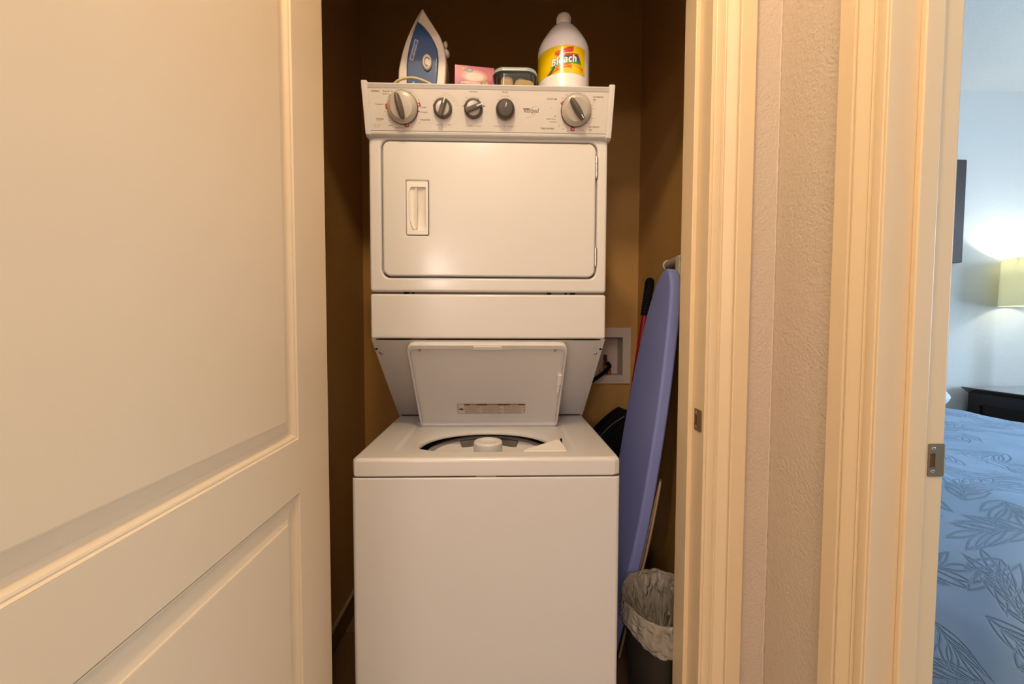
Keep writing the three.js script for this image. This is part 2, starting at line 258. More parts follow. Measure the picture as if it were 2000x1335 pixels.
// ------------------------------------------------------------------ the stacked washer and dryer
const XL = -0.376, XR = 0.310;                       // its sides
{
  const t = thing('laundry_center', 'white stacked washer and dryer with its washer lid propped open in the closet', 'washer dryer');
  const ZW = -1.0564, ZD = -1.229, ZB = -1.74, YW = 0.8885;
  // washer body
  // washer top: deck, sunken lid well and rounded mouth as one loft of loops
  const cx = -0.04, cz = -1.1955, N = 160;
  const mouth = (g) => {                             // g widens the mouth
    const p = []; for (let i = 0; i < N; i++) {
      const a = i / N * 2 * Math.PI, c = Math.cos(a), s = Math.sin(a), back = s > 0, e = back ? 2 / 2.1 : 2 / 2.7;
      let x = cx + (0.19 + g) * Math.sign(c) * Math.abs(c) ** e, d = back ? (0.184 + g) * Math.abs(s) ** e : -(0.061 + g) * Math.abs(s) ** e;
      if (!back) { const q = Math.max(0, 1 - Math.max(0, Math.abs(x + 0.033) - 0.046) / 0.02), k = q * q * (3 - 2 * q); d -= 0.017 * k * Math.min(1, Math.abs(s) * 1.2); }
      p.push([x, cz - d]);
    } return p;
  };
  const rectAt = (x0, x1, z0, z1, r) => {            // rounded rectangle met along the same rays as the mouth
    const p = []; const mx = (x0 + x1) / 2, mz = (z0 + z1) / 2;
    for (let i = 0; i < N; i++) {
      const a = i / N * 2 * Math.PI, dx = Math.cos(a), dz = -Math.sin(a);
      let lo = 0, hi = 2; const inside = (k) => { const X = Math.abs(cx + dx * k - mx) - (x1 - x0) / 2 + r, Z = Math.abs(cz + dz * k - mz) - (z1 - z0) / 2 + r; return Math.min(Math.max(X, Z), 0) + Math.hypot(Math.max(X, 0), Math.max(Z, 0)) - r < 0; };
      for (let n = 0; n < 40; n++) { const m = (lo + hi) / 2; if (inside(m)) lo = m; else hi = m; }
      p.push([cx + dx * lo, cz + dz * lo]);
    } return p;
  };
  const at = (loop, y) => loop.map(([x, z], i) => [x, typeof y === 'function' ? y(i) : y, z]);
  const backness = (i) => Math.max(0, Math.sin(i / N * 2 * Math.PI));   // the mouth's back lip rolls down further
  const wy = YW - 0.008, well = [-0.289, 0.213, -1.447, -1.108];
  const mix = (A, B, k) => A.map((p, i) => [p[0] + (B[i][0] - p[0]) * k, p[1] + (B[i][1] - p[1]) * k]);
  const wellIn = rectAt(well[0] + 0.013, well[1] - 0.013, well[2] + 0.008, well[3] - 0.008, 0.012), wellOut = rectAt(...well, 0.018);
  const m0 = mouth(0), loops = [];
  const lip = (i) => 0.006 + 0.007 * backness(i) ** 0.7, reach = (i) => 0.1 + 0.45 * backness(i) ** 0.8;
  loops.push(at(mouth(0.004), (i) => wy - lip(i) - 0.006)); loops.push(at(m0, (i) => wy - lip(i) - 0.004));
  for (let q = 0; q <= 8; q++) { const a = q / 8 * Math.PI / 2; loops.push(m0.map(([x, z], i) => { const k = reach(i) * (1 - Math.cos(a)); return [x + (wellIn[i][0] - x) * k, wy - lip(i) * (1 - Math.sin(a)), z + (wellIn[i][1] - z) * k]; })); }
  loops.push(at(wellIn, wy)); loops.push(at(mix(wellIn, wellOut, 0.15), wy + 0.0003)); loops.push(at(mix(wellIn, wellOut, 0.85), YW - 0.0006)); loops.push(at(wellOut, YW));
  const R = 0.011; for (let q = 0; q <= 6; q++) { const a = q / 6 * Math.PI / 2, o = R * (1 - Math.sin(a)); loops.push(at(rectAt(XL + o, XR - o, ZB + o, ZW - o, 0.016), YW - R * (1 - Math.cos(a)))); }
  loops.push(at(rectAt(XL, XR, ZB, ZW, 0.016), 0.8445)); loops.push(at(rectAt(XL + 0.003, XR - 0.003, ZB + 0.003, ZW - 0.003, 0.014), 0.8415)); loops.push(at(rectAt(XL + 0.03, XR - 0.03, ZB + 0.03, ZW - 0.03, 0.014), 0.8415));
  mesh('washer_top', skin(loops.reverse(), true, 0.3), M.white, t);
  const tube4 = (o, y0, y1, th) => [box(XL + o, XR - o, y0, y1, ZW - o - th, ZW - o), box(XL + o, XR - o, y0, y1, ZB + o, ZB + o + th), box(XL + o, XL + o + th, y0, y1, ZB + o, ZW - o), box(XR - o - th, XR - o, y0, y1, ZB + o, ZW - o)];
  mesh('seam_gasket', tube4(0.005, 0.834, 0.8435, 0.012), std([0.08, 0.06, 0.045], { roughness: 0.8 }), t);
  // open-topped steel cabinet under it
  const wc = rrect(ZB, ZW, XL, XR, 0.012); wc.holes.push(rrect(ZB + 0.018, ZW - 0.018, XL + 0.018, XR - 0.018, 0.004, new THREE.Path()));
  mesh('washer_cabinet', [along(wc, [0, 0.03, 0], [0, 0, 1], [1, 0, 0], 0.808, 0.004, 0.6), ...tube4(0.03, 0, 0.06, 0.02), box(XL + 0.02, XR - 0.02, 0.04, 0.05, ZB + 0.02, ZW - 0.02)], M.white, t);
  // basket, its ring and the agitator
  const bx = -0.036, bz = -1.248;
  const basket = mesh('wash_basket', lathe([[0.03, 0.5], [0.13, 0.5], [0.14, 0.52], [0.14, 0.7], [0.122, 0.76], [0.12, 0.782], [0.128, 0.796], [0.15, 0.818], [0.169, 0.838], [0.173, 0.841], [0.177, 0.838], [0.18, 0.5]], bx, 0, bz, 72), phys([0.78, 0.74, 0.72], { roughness: 0.4, side: THREE.DoubleSide }), t);
  mesh('balance_ring', lathe([[0.1695, 0.836], [0.172, 0.845], [0.178, 0.847], [0.186, 0.846], [0.1885, 0.842], [0.189, 0.82]], bx, 0, bz, 72), phys([0.3, 0.28, 0.26], { roughness: 0.45, side: THREE.DoubleSide }), basket);
  for (const a of [-0.42, 0.42]) { const x = bx + 0.163 * Math.sin(a), z = bz - 0.163 * Math.cos(a); mesh('ring_tab', rbox(-0.032, 0.032, 0, 0.022, -0.004, 0.012, 0.003, 2).rotateY(-a).translate(x, 0.82, z), phys([0.17, 0.155, 0.14], { roughness: 0.5 }), basket); }
  const ag = mesh('agitator', lathe([[0, 0.8745], [0.018, 0.8748], [0.021, 0.8755], [0.026, 0.8795], [0.036, 0.8805], [0.0415, 0.878], [0.0432, 0.873], [0.0438, 0.8], [0.05, 0.7], [0.07, 0.6], [0.12, 0.54], [0.16, 0.53]], bx, 0, bz, 56), M.plastic, t);
  for (let k = 0; k < 4; k++) mesh('vane', along([[0.04, 0.53], [0.15, 0.535], [0.11, 0.6], [0.06, 0.74], [0.04, 0.8]], [0, 0, -0.006], [1, 0, 0], [0, 1, 0], 0.012, 0.002).rotateY(k * Math.PI / 2 + 0.5).translate(bx, 0, bz), M.plastic, ag);
  // bleach dispenser: a small funnel clipped over the right front of the mouth
  mesh('bleach_dispenser', skin([
    [[0.066, 0.879, -1.126], [0.122, 0.879, -1.1245], [0.181, 0.879, -1.123]],
    [[0.066, 0.886, -1.128], [0.122, 0.886, -1.1265], [0.181, 0.8865, -1.125]],
    [[0.068, 0.887, -1.132], [0.124, 0.8875, -1.148], [0.18, 0.888, -1.148]],
    [[0.072, 0.887, -1.136], [0.128, 0.890, -1.175], [0.177, 0.8905, -1.175]],
    [[0.078, 0.886, -1.14], [0.162, 0.8925, -1.208], [0.173, 0.8925, -1.208]],
    [[0.078, 0.877, -1.141], [0.162, 0.877, -1.21], [0.173, 0.877, -1.21]]], false, 0.5), phys([0.82, 0.78, 0.75], { roughness: 0.45, side: THREE.DoubleSide }), t);
  mesh('lid_switch_pin', rod([0.179, 0.88, -1.214], [0.179, 0.894, -1.214], 0.003), M.black, t);

  // sloping back panel between washer and dryer, with its two side cheeks
  const slope = (s, out = 0) => [1.186 - 0.2965 * s + out * 0.737, ZD - 0.326 * s + out * 0.676];   // (y, z), s = 0 at the dryer, 1 at the washer
  const cheek = (x0) => { const p = slope(0), q = slope(1); return along([[-p[1], p[0]], [-q[1], q[0]], [1.72, q[0]], [1.72, p[0]]], [x0, 0, 0], [0, 0, -1], [0, 1, 0], 0.014, 0.002); };
  mesh('side_cheek', cheek(XL), M.white, t); mesh('side_cheek', cheek(XR - 0.014), M.white, t);
  const wall = []; for (const s of [0.004, 0.98]) { const [y, z] = slope(s, -0.004); wall.push([[XL + 0.013, y, z], [XR - 0.013, y, z]]); }
  const panel = mesh('sloping_panel', skin(wall), M.white, t);
  { const [y, z] = slope(0.985, -0.003); mesh('foot_gap', box(XL + 0.012, XR - 0.012, y - 0.004, y + 0.002, z - 0.002, z + 0.002), M.dark, panel); }
  for (const x of [-0.3594, 0.2917]) {
    const [y, z] = slope(0.148, -0.002);
    mesh('screw', lathe([[0, 0.0012], [0.002, 0.0012], [0.0025, 0.0028], [0.005, 0.0022], [0.0062, 0]], 0, 0, 0, 20).rotateX(Math.PI / 2 + 0.83).translate(x, y, z), M.chrome, panel);
    const [y2, z2] = slope(0.11, 0.001); mesh('plug', lathe([[0, 0.002], [0.003, 0.0018], [0.0042, 0]], 0, 0, 0, 14).rotateX(Math.PI / 2 + 0.83).translate(x + (x < 0 ? -0.0105 : 0.0125), y2, z2), M.black, panel);
  }
  // the open lid, its underside towards us
  { const g = new THREE.Group();                      // drawn flat: x across, y from hinge to front lip, +z the underside
    const W = 0.472, L = 0.352, h0 = 0.464, S = new THREE.Shape();
    S.moveTo(-h0 / 2 + 0.012, 0); S.lineTo(h0 / 2 - 0.012, 0); S.quadraticCurveTo(h0 / 2, 0, h0 / 2 + 0.0005, 0.014); S.lineTo(W / 2, L - 0.026); S.quadraticCurveTo(W / 2, L, W / 2 - 0.026, L); S.lineTo(-W / 2 + 0.026, L); S.quadraticCurveTo(-W / 2, L, -W / 2, L - 0.026); S.lineTo(-h0 / 2 - 0.0005, 0.014); S.quadraticCurveTo(-h0 / 2, 0, -h0 / 2 + 0.012, 0);
    const Hh = new THREE.Path(), i = 0.0065;
    Hh.moveTo(-h0 / 2 + 0.012, 0.0095); Hh.lineTo(h0 / 2 - 0.012, 0.0095); Hh.lineTo(h0 / 2 - i, 0.016); Hh.lineTo(W / 2 - i, L - 0.034); Hh.quadraticCurveTo(W / 2 - i, L - 0.017, W / 2 - 0.03, L - 0.017);
    Hh.lineTo(0.062, L - 0.017); Hh.quadraticCurveTo(0.05, L - 0.0175, 0.045, L - 0.021); Hh.lineTo(-0.045, L - 0.021); Hh.quadraticCurveTo(-0.05, L - 0.0175, -0.062, L - 0.017); Hh.lineTo(-W / 2 + 0.03, L - 0.017); Hh.quadraticCurveTo(-W / 2 + i, L - 0.017, -W / 2 + i, L - 0.034); Hh.lineTo(-h0 / 2 + i, 0.016); Hh.closePath();
    const plate = new THREE.ExtrudeGeometry(S, { depth: 0.004, bevelEnabled: true, bevelThickness: 0.002, bevelSize: 0.002, bevelOffset: -0.002, bevelSegments: 2, curveSegments: 10 });
    S.holes.push(Hh); const rim = new THREE.ExtrudeGeometry(S, { depth: 0.013, bevelEnabled: true, bevelThickness: 0.003, bevelSize: 0.0028, bevelOffset: -0.0028, bevelSegments: 3, curveSegments: 10 }).translate(0, 0, 0.001);
    const hinge = V3(-0.037, 0.889, -1.436), up = V3(0, 0.2865, 0.2).normalize(), across = V3(1, 0, 0), out = across.clone().cross(up);   // leans over the mouth
    const place = new THREE.Matrix4().makeBasis(across, up, out).setPosition(hinge);
    const put = (q) => q.clone().applyMatrix4(place);
    const lid = mesh('washer_lid', put(creased(plate, 0.6)), M.liner, t);
    mesh('lid_rim', put(creased(rim, 0.5)), M.white, lid);
    mesh('finger_grip', put(rbox(-0.043, 0.043, L - 0.0195, L - 0.003, 0.008, 0.0185, 0.004, 4)), phys([0.8, 0.76, 0.72], { roughness: 0.25, clearcoat: 0.6 }), lid);
    for (const x of [-0.201, 0.201]) mesh('bumper', put(lathe([[0.0046, 0], [0.0044, 0.005], [0.003, 0.007], [0, 0.0075]], 0, 0, 0, 18).rotateX(Math.PI / 2).translate(x, L - 0.026, 0.005)), phys([0.42, 0.36, 0.3], { roughness: 0.5 }), lid);
    mesh('switch_striker', put(merge([rbox(0.2145, 0.228, 0.195, 0.236, 0.005, 0.02, 0.002, 2), rbox(0.216, 0.226, 0.158, 0.2, 0.005, 0.016, 0.002, 2), box(0.218, 0.2225, 0.227, 0.2285, 0.0198, 0.0203)])), phys([0.82, 0.8, 0.77], { roughness: 0.4 }), lid);
    for (const x of [-0.2275, 0.2275]) { const q = []; for (let k = 0; k < 5; k++) q.push(rbox(x - 0.0015 - 0.001 * rnd(), x + 0.002 * rnd(), 0.011 + k * 0.008, 0.016 + k * 0.0085, 0.006, 0.0078 + 0.002 * rnd(), 0.0008, 1)); mesh('hinge_rust', put(merge(q)), std([0.05, 0.03, 0.018], { roughness: 0.9 }), lid); }
    const label = canvasTexture(1024, 200, (c, w, h) => {
      c.fillStyle = '#cfc5b4'; c.fillRect(0, 0, w, h); c.strokeStyle = '#5a3a28'; c.lineWidth = 5; c.strokeRect(2, 2, w - 4, h - 4);
      c.fillStyle = '#4a2416'; c.fillRect(106, 4, w - 110, 26); c.fillStyle = '#c9501f'; c.fillRect(106, 2, w - 110, 5);
      c.fillStyle = '#4a3528'; for (const x of [106, 374, 712]) c.fillRect(x, 28, 3, h);
      c.font = 'bold 20px sans-serif'; c.fillStyle = '#e8c9a8'; c.fillText('WARNING', 190, 24); c.fillText('AVERTISSEMENT', 450, 24); c.fillText('ADVERTENCIA', 790, 24);
      c.fillStyle = '#2a2320'; let s = 3; const r = () => { s = (s * 16807) % 2147483647; return s / 2147483647; };
      for (const [a, b] of [[118, 364], [386, 702], [724, 1010]]) for (let y = 46; y < 190; y += 14) { let x = a; const end = b - r() * 90; while (x < end) { const q = 6 + r() * 26; c.globalAlpha = 0.45 + 0.35 * r(); c.fillRect(x, y, q, 6); x += q + 5; } } c.globalAlpha = 1;
      c.fillStyle = '#1c130e'; c.beginPath(); c.moveTo(18, 122); c.lineTo(34, 86); c.lineTo(52, 100); c.lineTo(66, 80); c.lineTo(76, 96); c.lineTo(94, 122); c.fill();
    });
    mesh('warning_label', put(new THREE.PlaneGeometry(0.223, 0.045).translate(0.008, 0.077, 0.0073)), std('#ffffff', { map: label, roughness: 0.55 }), lid);
  }
  // skirt under the dryer, the seam above it, the dryer body with its recessed door opening
  mesh('front_skirt', [rbox(XL, XR, 1.1862, 1.3155, ZD - 0.05, ZD, 0.007, 4), box(XL + 0.01, XR - 0.01, 1.187, 1.32, ZB, ZD - 0.03)], M.white, t);
  for (const g of [rbox(-0.281, -0.266, 1.3155, 1.3215, ZD - 0.02, ZD - 0.006, 0.001, 1), rbox(-0.257, -0.252, 1.3155, 1.3215, ZD - 0.02, ZD - 0.006, 0.001, 1), rbox(0.137, 0.149, 1.3155, 1.3215, ZD - 0.02, ZD - 0.006, 0.001, 1), rbox(0.19, 0.195, 1.3155, 1.3215, ZD - 0.02, ZD - 0.006, 0.001, 1), rbox(0.206, 0.22, 1.3155, 1.3215, ZD - 0.02, ZD - 0.006, 0.001, 1)]) mesh('seam_clip', g, M.black, t);
  mesh('seam_gasket', box(XL + 0.004, XR - 0.004, 1.31, 1.328, ZB, ZD - 0.012), std([0.2, 0.16, 0.13], { roughness: 0.7 }), t);
  const D = { x0: -0.3365, x1: 0.2755, y0: 1.3665, y1: 1.7485 };
  { const f = rrect(XL, XR, 1.3218, 1.772, 0.008); f.holes.push(rrect(D.x0 - 0.0045, D.x1 + 0.0045, D.y0 - 0.0045, D.y1 + 0.0045, 0.024, new THREE.Path()));
    const g = new THREE.ExtrudeGeometry(f, { depth: 0.01, bevelEnabled: true, bevelThickness: 0.007, bevelSize: 0.007, bevelOffset: -0.007, bevelSegments: 5, curveSegments: 22 }).translate(0, 0, ZD - 0.017);
    // the bevel also rounds the opening: a soft roll from frame into gap
    mesh('dryer_cabinet', [creased(g, 0.5), rbox(XL, XR, 1.3218, 1.772, ZB, ZD - 0.016, 0.004, 2), box(XL + 0.004, XR - 0.004, 1.76, 1.857, ZB, ZD - 0.03)], M.white, t);
    mesh('door_gap', box(D.x0 - 0.002, D.x1 + 0.002, D.y0 - 0.002, D.y1 + 0.002, ZD - 0.0162, ZD - 0.0145), std([0.12, 0.1, 0.085], { roughness: 0.8 }), t);
  }
  { const hx0 = -0.2700, hx1 = -0.2062, hy0 = 1.4835, hy1 = 1.6375, z1 = ZD + 0.0035;
    const f = rrect(D.x0, D.x1, D.y0, D.y1, 0.021); f.holes.push(rrect(hx0, hx1, hy0, hy1, 0.003, new THREE.Path()));
    const g = new THREE.ExtrudeGeometry(f, { depth: 0.008, bevelEnabled: true, bevelThickness: 0.006, bevelSize: 0.005, bevelOffset: -0.005, bevelSegments: 5, curveSegments: 22 }).translate(0, 0, z1 - 0.014);
    const door = mesh('dryer_door', creased(g, 0.5), M.white, t);
    // moulded pull: frame, hollow and a curved leaf that overhangs the hollow's left half
    const hf = rrect(hx0 + 0.0012, hx1 - 0.0012, hy0 + 0.0012, hy1 - 0.0012, 0.003); const hole = new THREE.Path();
    const ix0 = hx0 + 0.008, ix1 = hx1 - 0.008, iy0 = hy0 + 0.012, iy1 = hy1 - 0.018;
    hole.moveTo(ix0 + 0.012, iy0); hole.lineTo(ix1, iy0 + 0.004); hole.lineTo(ix1, iy1); hole.lineTo(ix0 + 0.006, iy1); hole.lineTo(ix0, iy1 - 0.014); hole.lineTo(ix0, iy0 + 0.045); hole.quadraticCurveTo(ix0 + 0.002, iy0 + 0.018, ix0 + 0.012, iy0); hf.holes.push(hole);
    const frameG = creased(new THREE.ExtrudeGeometry(hf, { depth: 0.006, bevelEnabled: true, bevelThickness: 0.0016, bevelSize: 0.0012, bevelOffset: -0.0012, bevelSegments: 2 }).translate(0, 0, z1 - 0.0072), 0.5);
    const bowl = []; for (let k = 0; k <= 14; k++) { const v = k / 14, y = iy0 - 0.001 + (iy1 - iy0 + 0.002) * v, dd = 0.0105 * Math.min(1, Math.sin(Math.PI * Math.min(1, Math.max(0, v)) ) ** 0.45); const r = []; for (let j = 0; j <= 12; j++) { const u = j / 12; r.push([ix0 - 0.001 + (ix1 - ix0 + 0.002) * u, y, z1 - 0.004 - dd * Math.min(1, (Math.sin(Math.PI * u)) ** 0.5)]); } bowl.push(r); }
    const handle = mesh('door_pull', frameG, phys([0.8, 0.765, 0.725], { roughness: 0.4 }), door);
    mesh('pull_hollow', skin(bowl, false, 4), phys([0.78, 0.74, 0.7], { roughness: 0.45, side: THREE.DoubleSide }), door);
    const leaf = []; for (let k = 0; k <= 16; k++) { const v = k / 16, y = iy0 + 0.006 + (iy1 - iy0 - 0.004) * v, r = []; const xl = ix0 + 0.0115 * Math.max(0, 1 - v * 3.2) ** 1.6, xr = hx0 + 0.0305; for (let j = 0; j <= 8; j++) { const u = j / 8; r.push([xl + (xr - xl) * u, y, z1 - 0.0015 - 0.005 * (1 - u) ** 1.1 * Math.min(1, 3 * u) - 0.003 * Math.sin(Math.PI * u)]); } r.push([xr, y, z1 - 0.009]); leaf.push(r); }
    mesh('pull_leaf', skin(leaf, false, 0.9), phys([0.8, 0.76, 0.72], { roughness: 0.4, side: THREE.DoubleSide }), door);
    for (const [y0, y1] of [[1.6545, 1.71], [1.4012, 1.4502]]) { const q = []; const n = 3; for (let k = 0; k < n; k++) q.push(rod([0.2772, y0 + (y1 - y0) * (k + 0.03) / n, ZD + 0.001], [0.2772, y0 + (y1 - y0) * (k + 0.97) / n, ZD + 0.001], 0.005)); q.push(rod([0.2772, y0 - 0.003, ZD + 0.001], [0.2772, y1 + 0.003, ZD + 0.001], 0.0028)); q.push(box(0.2735, 0.281, y0, y1, ZD - 0.004, ZD - 0.001)); mesh('door_hinge', q, M.chrome, door); }
    mesh('door_catch', [rbox(-0.299, -0.285, 1.7535, 1.7585, ZD - 0.02, ZD - 0.008, 0.001, 1)], M.black, t);
  }
  // the control console, leaning out over the dryer
  const side = [[1.262, 1.857], [1.211, 1.857], [1.207, 1.881], [1.203, 1.8845], [1.182, 1.8845], [1.1793, 1.883], [1.1785, 1.8805], [1.1835, 1.8735], [1.1865, 1.8725], [1.1868, 1.8705], [1.1845, 1.8695], [1.2152, 1.7705], [1.2125, 1.7665], [1.2145, 1.7625], [1.22, 1.7595], [1.24, 1.7585], [1.262, 1.7585]];   // (depth, height)
  const CX0 = -0.379, CX1 = 0.3155;
  const con = mesh('control_console', along(side, [CX0 + 0.012, 0, 0], [0, 0, -1], [0, 1, 0], CX1 - CX0 - 0.024, 0, 0.5), M.white, t);
  const capS = [[1.262, 1.757], [1.24, 1.7545], [1.22, 1.7553], [1.2115, 1.76], [1.2098, 1.766], [1.1755, 1.882], [1.1757, 1.8865], [1.1785, 1.889], [1.203, 1.889], [1.214, 1.886], [1.262, 1.868]];
  for (const x of [CX0, CX1 - 0.0165]) mesh('end_cap', along(capS, [x, 0, 0], [0, 0, -1], [0, 1, 0], 0.0165, 0.0028, 0.6), M.white, con);
  // printed face: laid out in the pixels that it covers, then stretched onto the panel
  const PW = 2048, PH = 320, PX0 = CX0 + 0.0166, PX1 = CX1 - 0.0166;
  const print = canvasTexture(PW, PH, (c) => {
    c.fillStyle = '#d6d1cc'; c.fillRect(0, 0, PW, PH); c.textBaseline = 'middle';
    const X = (px) => (px - 717.5) / (1193 - 717.5) * PW, Y = (px, py) => { const a = 171 + 0.0193 * (px - 714), b = 256.3 + 0.009 * (px - 720); return (py - a) / (b - a) * PH; };
    const T = (px, py, s, size, al = 'center', w = 'bold', col = '#4a4038', sp = 0) => { c.font = `${w} ${size}px sans-serif`; c.textAlign = al; c.fillStyle = col; if (sp) { c.letterSpacing = `${sp}px`; } c.fillText(s, X(px), Y(px, py)); c.letterSpacing = '0px'; };
    const G = '#8d8378', K = '#453c35';
    T(724, 176, 'NORMAL', 17, 'left'); T(747, 176, 'Regular 14', 16, 'left', 'bold', K); T(745, 181.5, 'Heavy 18', 14, 'left', 'bold', '#6b6057'); T(776, 172.8, '6 Light', 14, 'left', 'bold', K); T(797, 178.5, 'Rinse', 11, 'left', 'normal', G);
    T(730, 202.3, 'Prewash 8', 14, 'left', 'bold', K); T(746, 217.5, 'Off', 12, 'left', 'normal', G); T(729, 232.5, 'CASUAL', 18, 'left'); T(729, 237, 'Permanent', 10, 'left', 'normal', G); T(722, 245, 'Super capacity', 10, 'left', 'normal', G); T(722, 249, 'heavy duty', 10, 'left', 'normal', G);
    T(752, 246, 'Light 6', 13, 'left', 'bold', '#5b5047'); T(766, 250.8, 'Regular 10', 15, 'left', 'bold', K); T(753, 235.5, 'Spin', 11, 'left', 'normal', G); T(797, 249.5, 'Off', 11, 'left', 'normal', G);
    T(818, 208.5, '6 Heavy', 14, 'left', 'bold', '#5b5047'); T(817, 218, '4 Regular', 15, 'left', 'bold', K); T(817, 234.3, 'DELICATES', 17, 'left'); T(812, 240.5, 'Soak', 11, 'left', 'normal', G); T(814, 194, 'Off', 11, 'left', 'normal', G);
    T(864, 244.5, 'WASH TEMP', 15, 'center', 'bold', '#5b5047', 5); T(864, 248.5, 'cold rinses', 10, 'center', 'normal', G); T(925, 246.2, 'LOAD SIZE', 15, 'center', 'bold', '#6b6057', 5); T(986, 247, 'PUSH TO START', 15, 'center', 'bold', '#6b6057', 5);
    T(924, 177.3, 'WASHER', 15, 'center', 'bold', K, 1); T(987, 178.3, 'DRYER', 15, 'center', 'bold', K, 1); T(987, 186.3, 'end of cycle signal', 10, 'center', 'normal', G);
    T(851, 196.5, 'Hot', 10, 'center', 'normal', G); T(848, 204, 'Warm', 9, 'center', 'normal', G); T(876, 183.5, 'Cold', 9, 'center', 'normal', G); T(886, 196, 'Cold', 9, 'center', 'normal', G); T(911, 189, 'Med', 10, 'center', 'normal', G); T(933, 190, 'Large', 10, 'center', 'normal', G); T(901, 206, 'Small', 9, 'center', 'normal', G); T(948, 206, 'Super', 9, 'center', 'normal', G); T(974, 192.5, 'Off', 10, 'center', 'normal', '#a5523c'); T(1000, 193, 'On', 10, 'center', 'normal', G);
    T(1071, 192, 'FLUFF AIR', 17, 'left'); T(1101, 190.5, '20', 12, 'center', 'bold', '#6b6057'); T(1109, 184, '10', 12, 'center', 'bold', '#6b6057'); T(1077, 209.5, 'Off', 10, 'left', 'normal', G); T(1088, 226, 'Off', 12, 'center', 'bold', K); T(1070, 231.2, 'Tumble Press', 13, 'left', 'bold', '#5b5047'); T(1077, 237, 'Damp Dry', 13, 'left', 'bold', '#5b5047'); T(1059, 251, 'TIMED DRYING', 17, 'left'); T(1097, 245.5, '20', 11, 'center', 'bold', G); T(1105, 252, '40', 11, 'center', 'bold', K); T(1115, 256, '60', 12, 'center', 'bold', K);
    T(1162, 188, 'AUTOMATIC', 16, 'left'); T(1162, 193.5, 'DRY', 16, 'left'); T(1162, 198.2, 'Normal', 9, 'left', 'normal', K); T(1155, 204, 'More Dry', 10, 'left', 'normal', G); T(1158, 210.5, 'Energy Pref', 9, 'left', 'normal', G); T(1160, 230, 'Less Dry', 10, 'left', 'normal', G); T(1151, 239.5, 'Very Dry', 9, 'left', 'normal', G); T(1158, 247.2, 'AUTOMATIC', 16, 'left'); T(1158, 252.8, 'DRY', 16, 'left'); T(1158, 257, 'Wrinkle', 9, 'left', 'normal', K); T(1138, 253.5, 'Cool Down', 9, 'left', 'normal', G);
    // scale rings, marks
    const ring = (px, py, r, a0, a1, col = '#b3a89b', lw = 2) => { c.strokeStyle = col; c.lineWidth = lw; c.beginPath(); c.arc(X(px), Y(px, py), r, a0, a1); c.stroke(); };
    ring(785, 211, 150, -2.2, -0.3); ring(785, 211, 142, 0.4, 2.6, '#c0b5a8'); ring(865, 213, 106, -2.6, -0.3); ring(865, 213, 126, -1.6, -0.2, '#c9bfb3', 8); ring(925, 213, 100, -2.7, -0.4, '#c9bfb3'); ring(1125, 217, 140, -1.2, 0.9, '#c9bfb3'); ring(1125, 217, 138, 1.7, 3.6, '#cfc5b9');
    const red = (px, py, a, n = 1) => { c.save(); c.translate(X(px), Y(px, py)); c.rotate(a); c.fillStyle = '#b5322c'; c.fillRect(-17, -16 * n, 34, 32 * n); c.fillStyle = '#d6d1cc'; for (let k = 0; k < n; k++) c.fillRect(-6, -9 + (k - (n - 1) / 2) * 30, 12, 15); c.restore(); };
    red(761.5, 188, -0.9); red(753.5, 207.2, 0, 1.35); red(815, 203.5, -0.3); red(789, 245.5, 1.4, 1.2); red(1102.5, 200.3, -0.6, 0.9); red(1128.5, 186, 1.5, 1.1); red(1153.5, 219, 0, 1); red(1124.5, 251.5, 1.57, 1.1);
    const tri = (px, py, a) => { c.save(); c.translate(X(px), Y(px, py)); c.rotate(a); c.fillStyle = '#3a322c'; c.beginPath(); c.moveTo(0, 9); c.lineTo(-8, -8); c.lineTo(8, -8); c.fill(); c.restore(); };
    tri(845.5, 204.7, -1.2); tri(868, 193, 0); tri(906, 206, -1.1); tri(916.5, 194, -0.4); tri(933, 194, 0.4); tri(943.8, 206.5, 1.1); tri(977, 196.3, -0.5); tri(997, 196.3, 0.5); c.fillStyle = '#3a322c'; c.save(); c.translate(X(770.5), Y(770.5, 181)); c.rotate(-0.5); c.fillRect(-3, -16, 6, 32); c.restore(); c.fillRect(X(811), Y(815, 217) - 3, 24, 6);
    // maker's name in a slanted serif with its swoosh
    c.fillStyle = '#3f342b'; c.font = 'italic bold 45px serif'; c.textAlign = 'left'; c.fillText('Whirlpool', X(1023.5), Y(1038, 214.8), X(1054) - X(1023.5)); c.fillRect(X(1023), Y(1028, 211.3) - 3, 52, 7);
    c.strokeStyle = '#a8977f'; c.lineWidth = 3; c.beginPath(); c.ellipse(X(1040), Y(1040, 217), 74, 26, -0.5, -1.9, -0.5); c.stroke(); c.beginPath(); c.ellipse(X(1038), Y(1038, 218), 60, 34, -0.45, 0.6, 2.6); c.stroke();
  });
  const a = [1.1839, 1.8688], b = [1.2138, 1.7718], TILT = Math.atan2(b[0] - a[0], a[1] - b[1]), PL = Math.hypot(b[0] - a[0], a[1] - b[1]), MID = [(PX0 + PX1) / 2, (a[1] + b[1]) / 2, -(a[0] + b[0]) / 2];
  const onPanel = (g, x, v, lift = 0) => g.rotateX(TILT).translate(x, MID[1] + v * Math.cos(TILT) - lift * Math.sin(TILT), MID[2] + v * Math.sin(TILT) + lift * Math.cos(TILT));
  mesh('control_panel', onPanel(new THREE.PlaneGeometry(PX1 - PX0, PL), MID[0], 0, 0.0012), phys('#ffffff', { map: print, roughness: 0.42 }), con);
  mesh('panel_backing', onPanel(box(-(PX1 - PX0) / 2, (PX1 - PX0) / 2, -PL / 2, PL / 2, -0.003, 0.0008), MID[0], 0), M.white, con);
  const V = (y) => (y - MID[1]) / Math.cos(TILT);
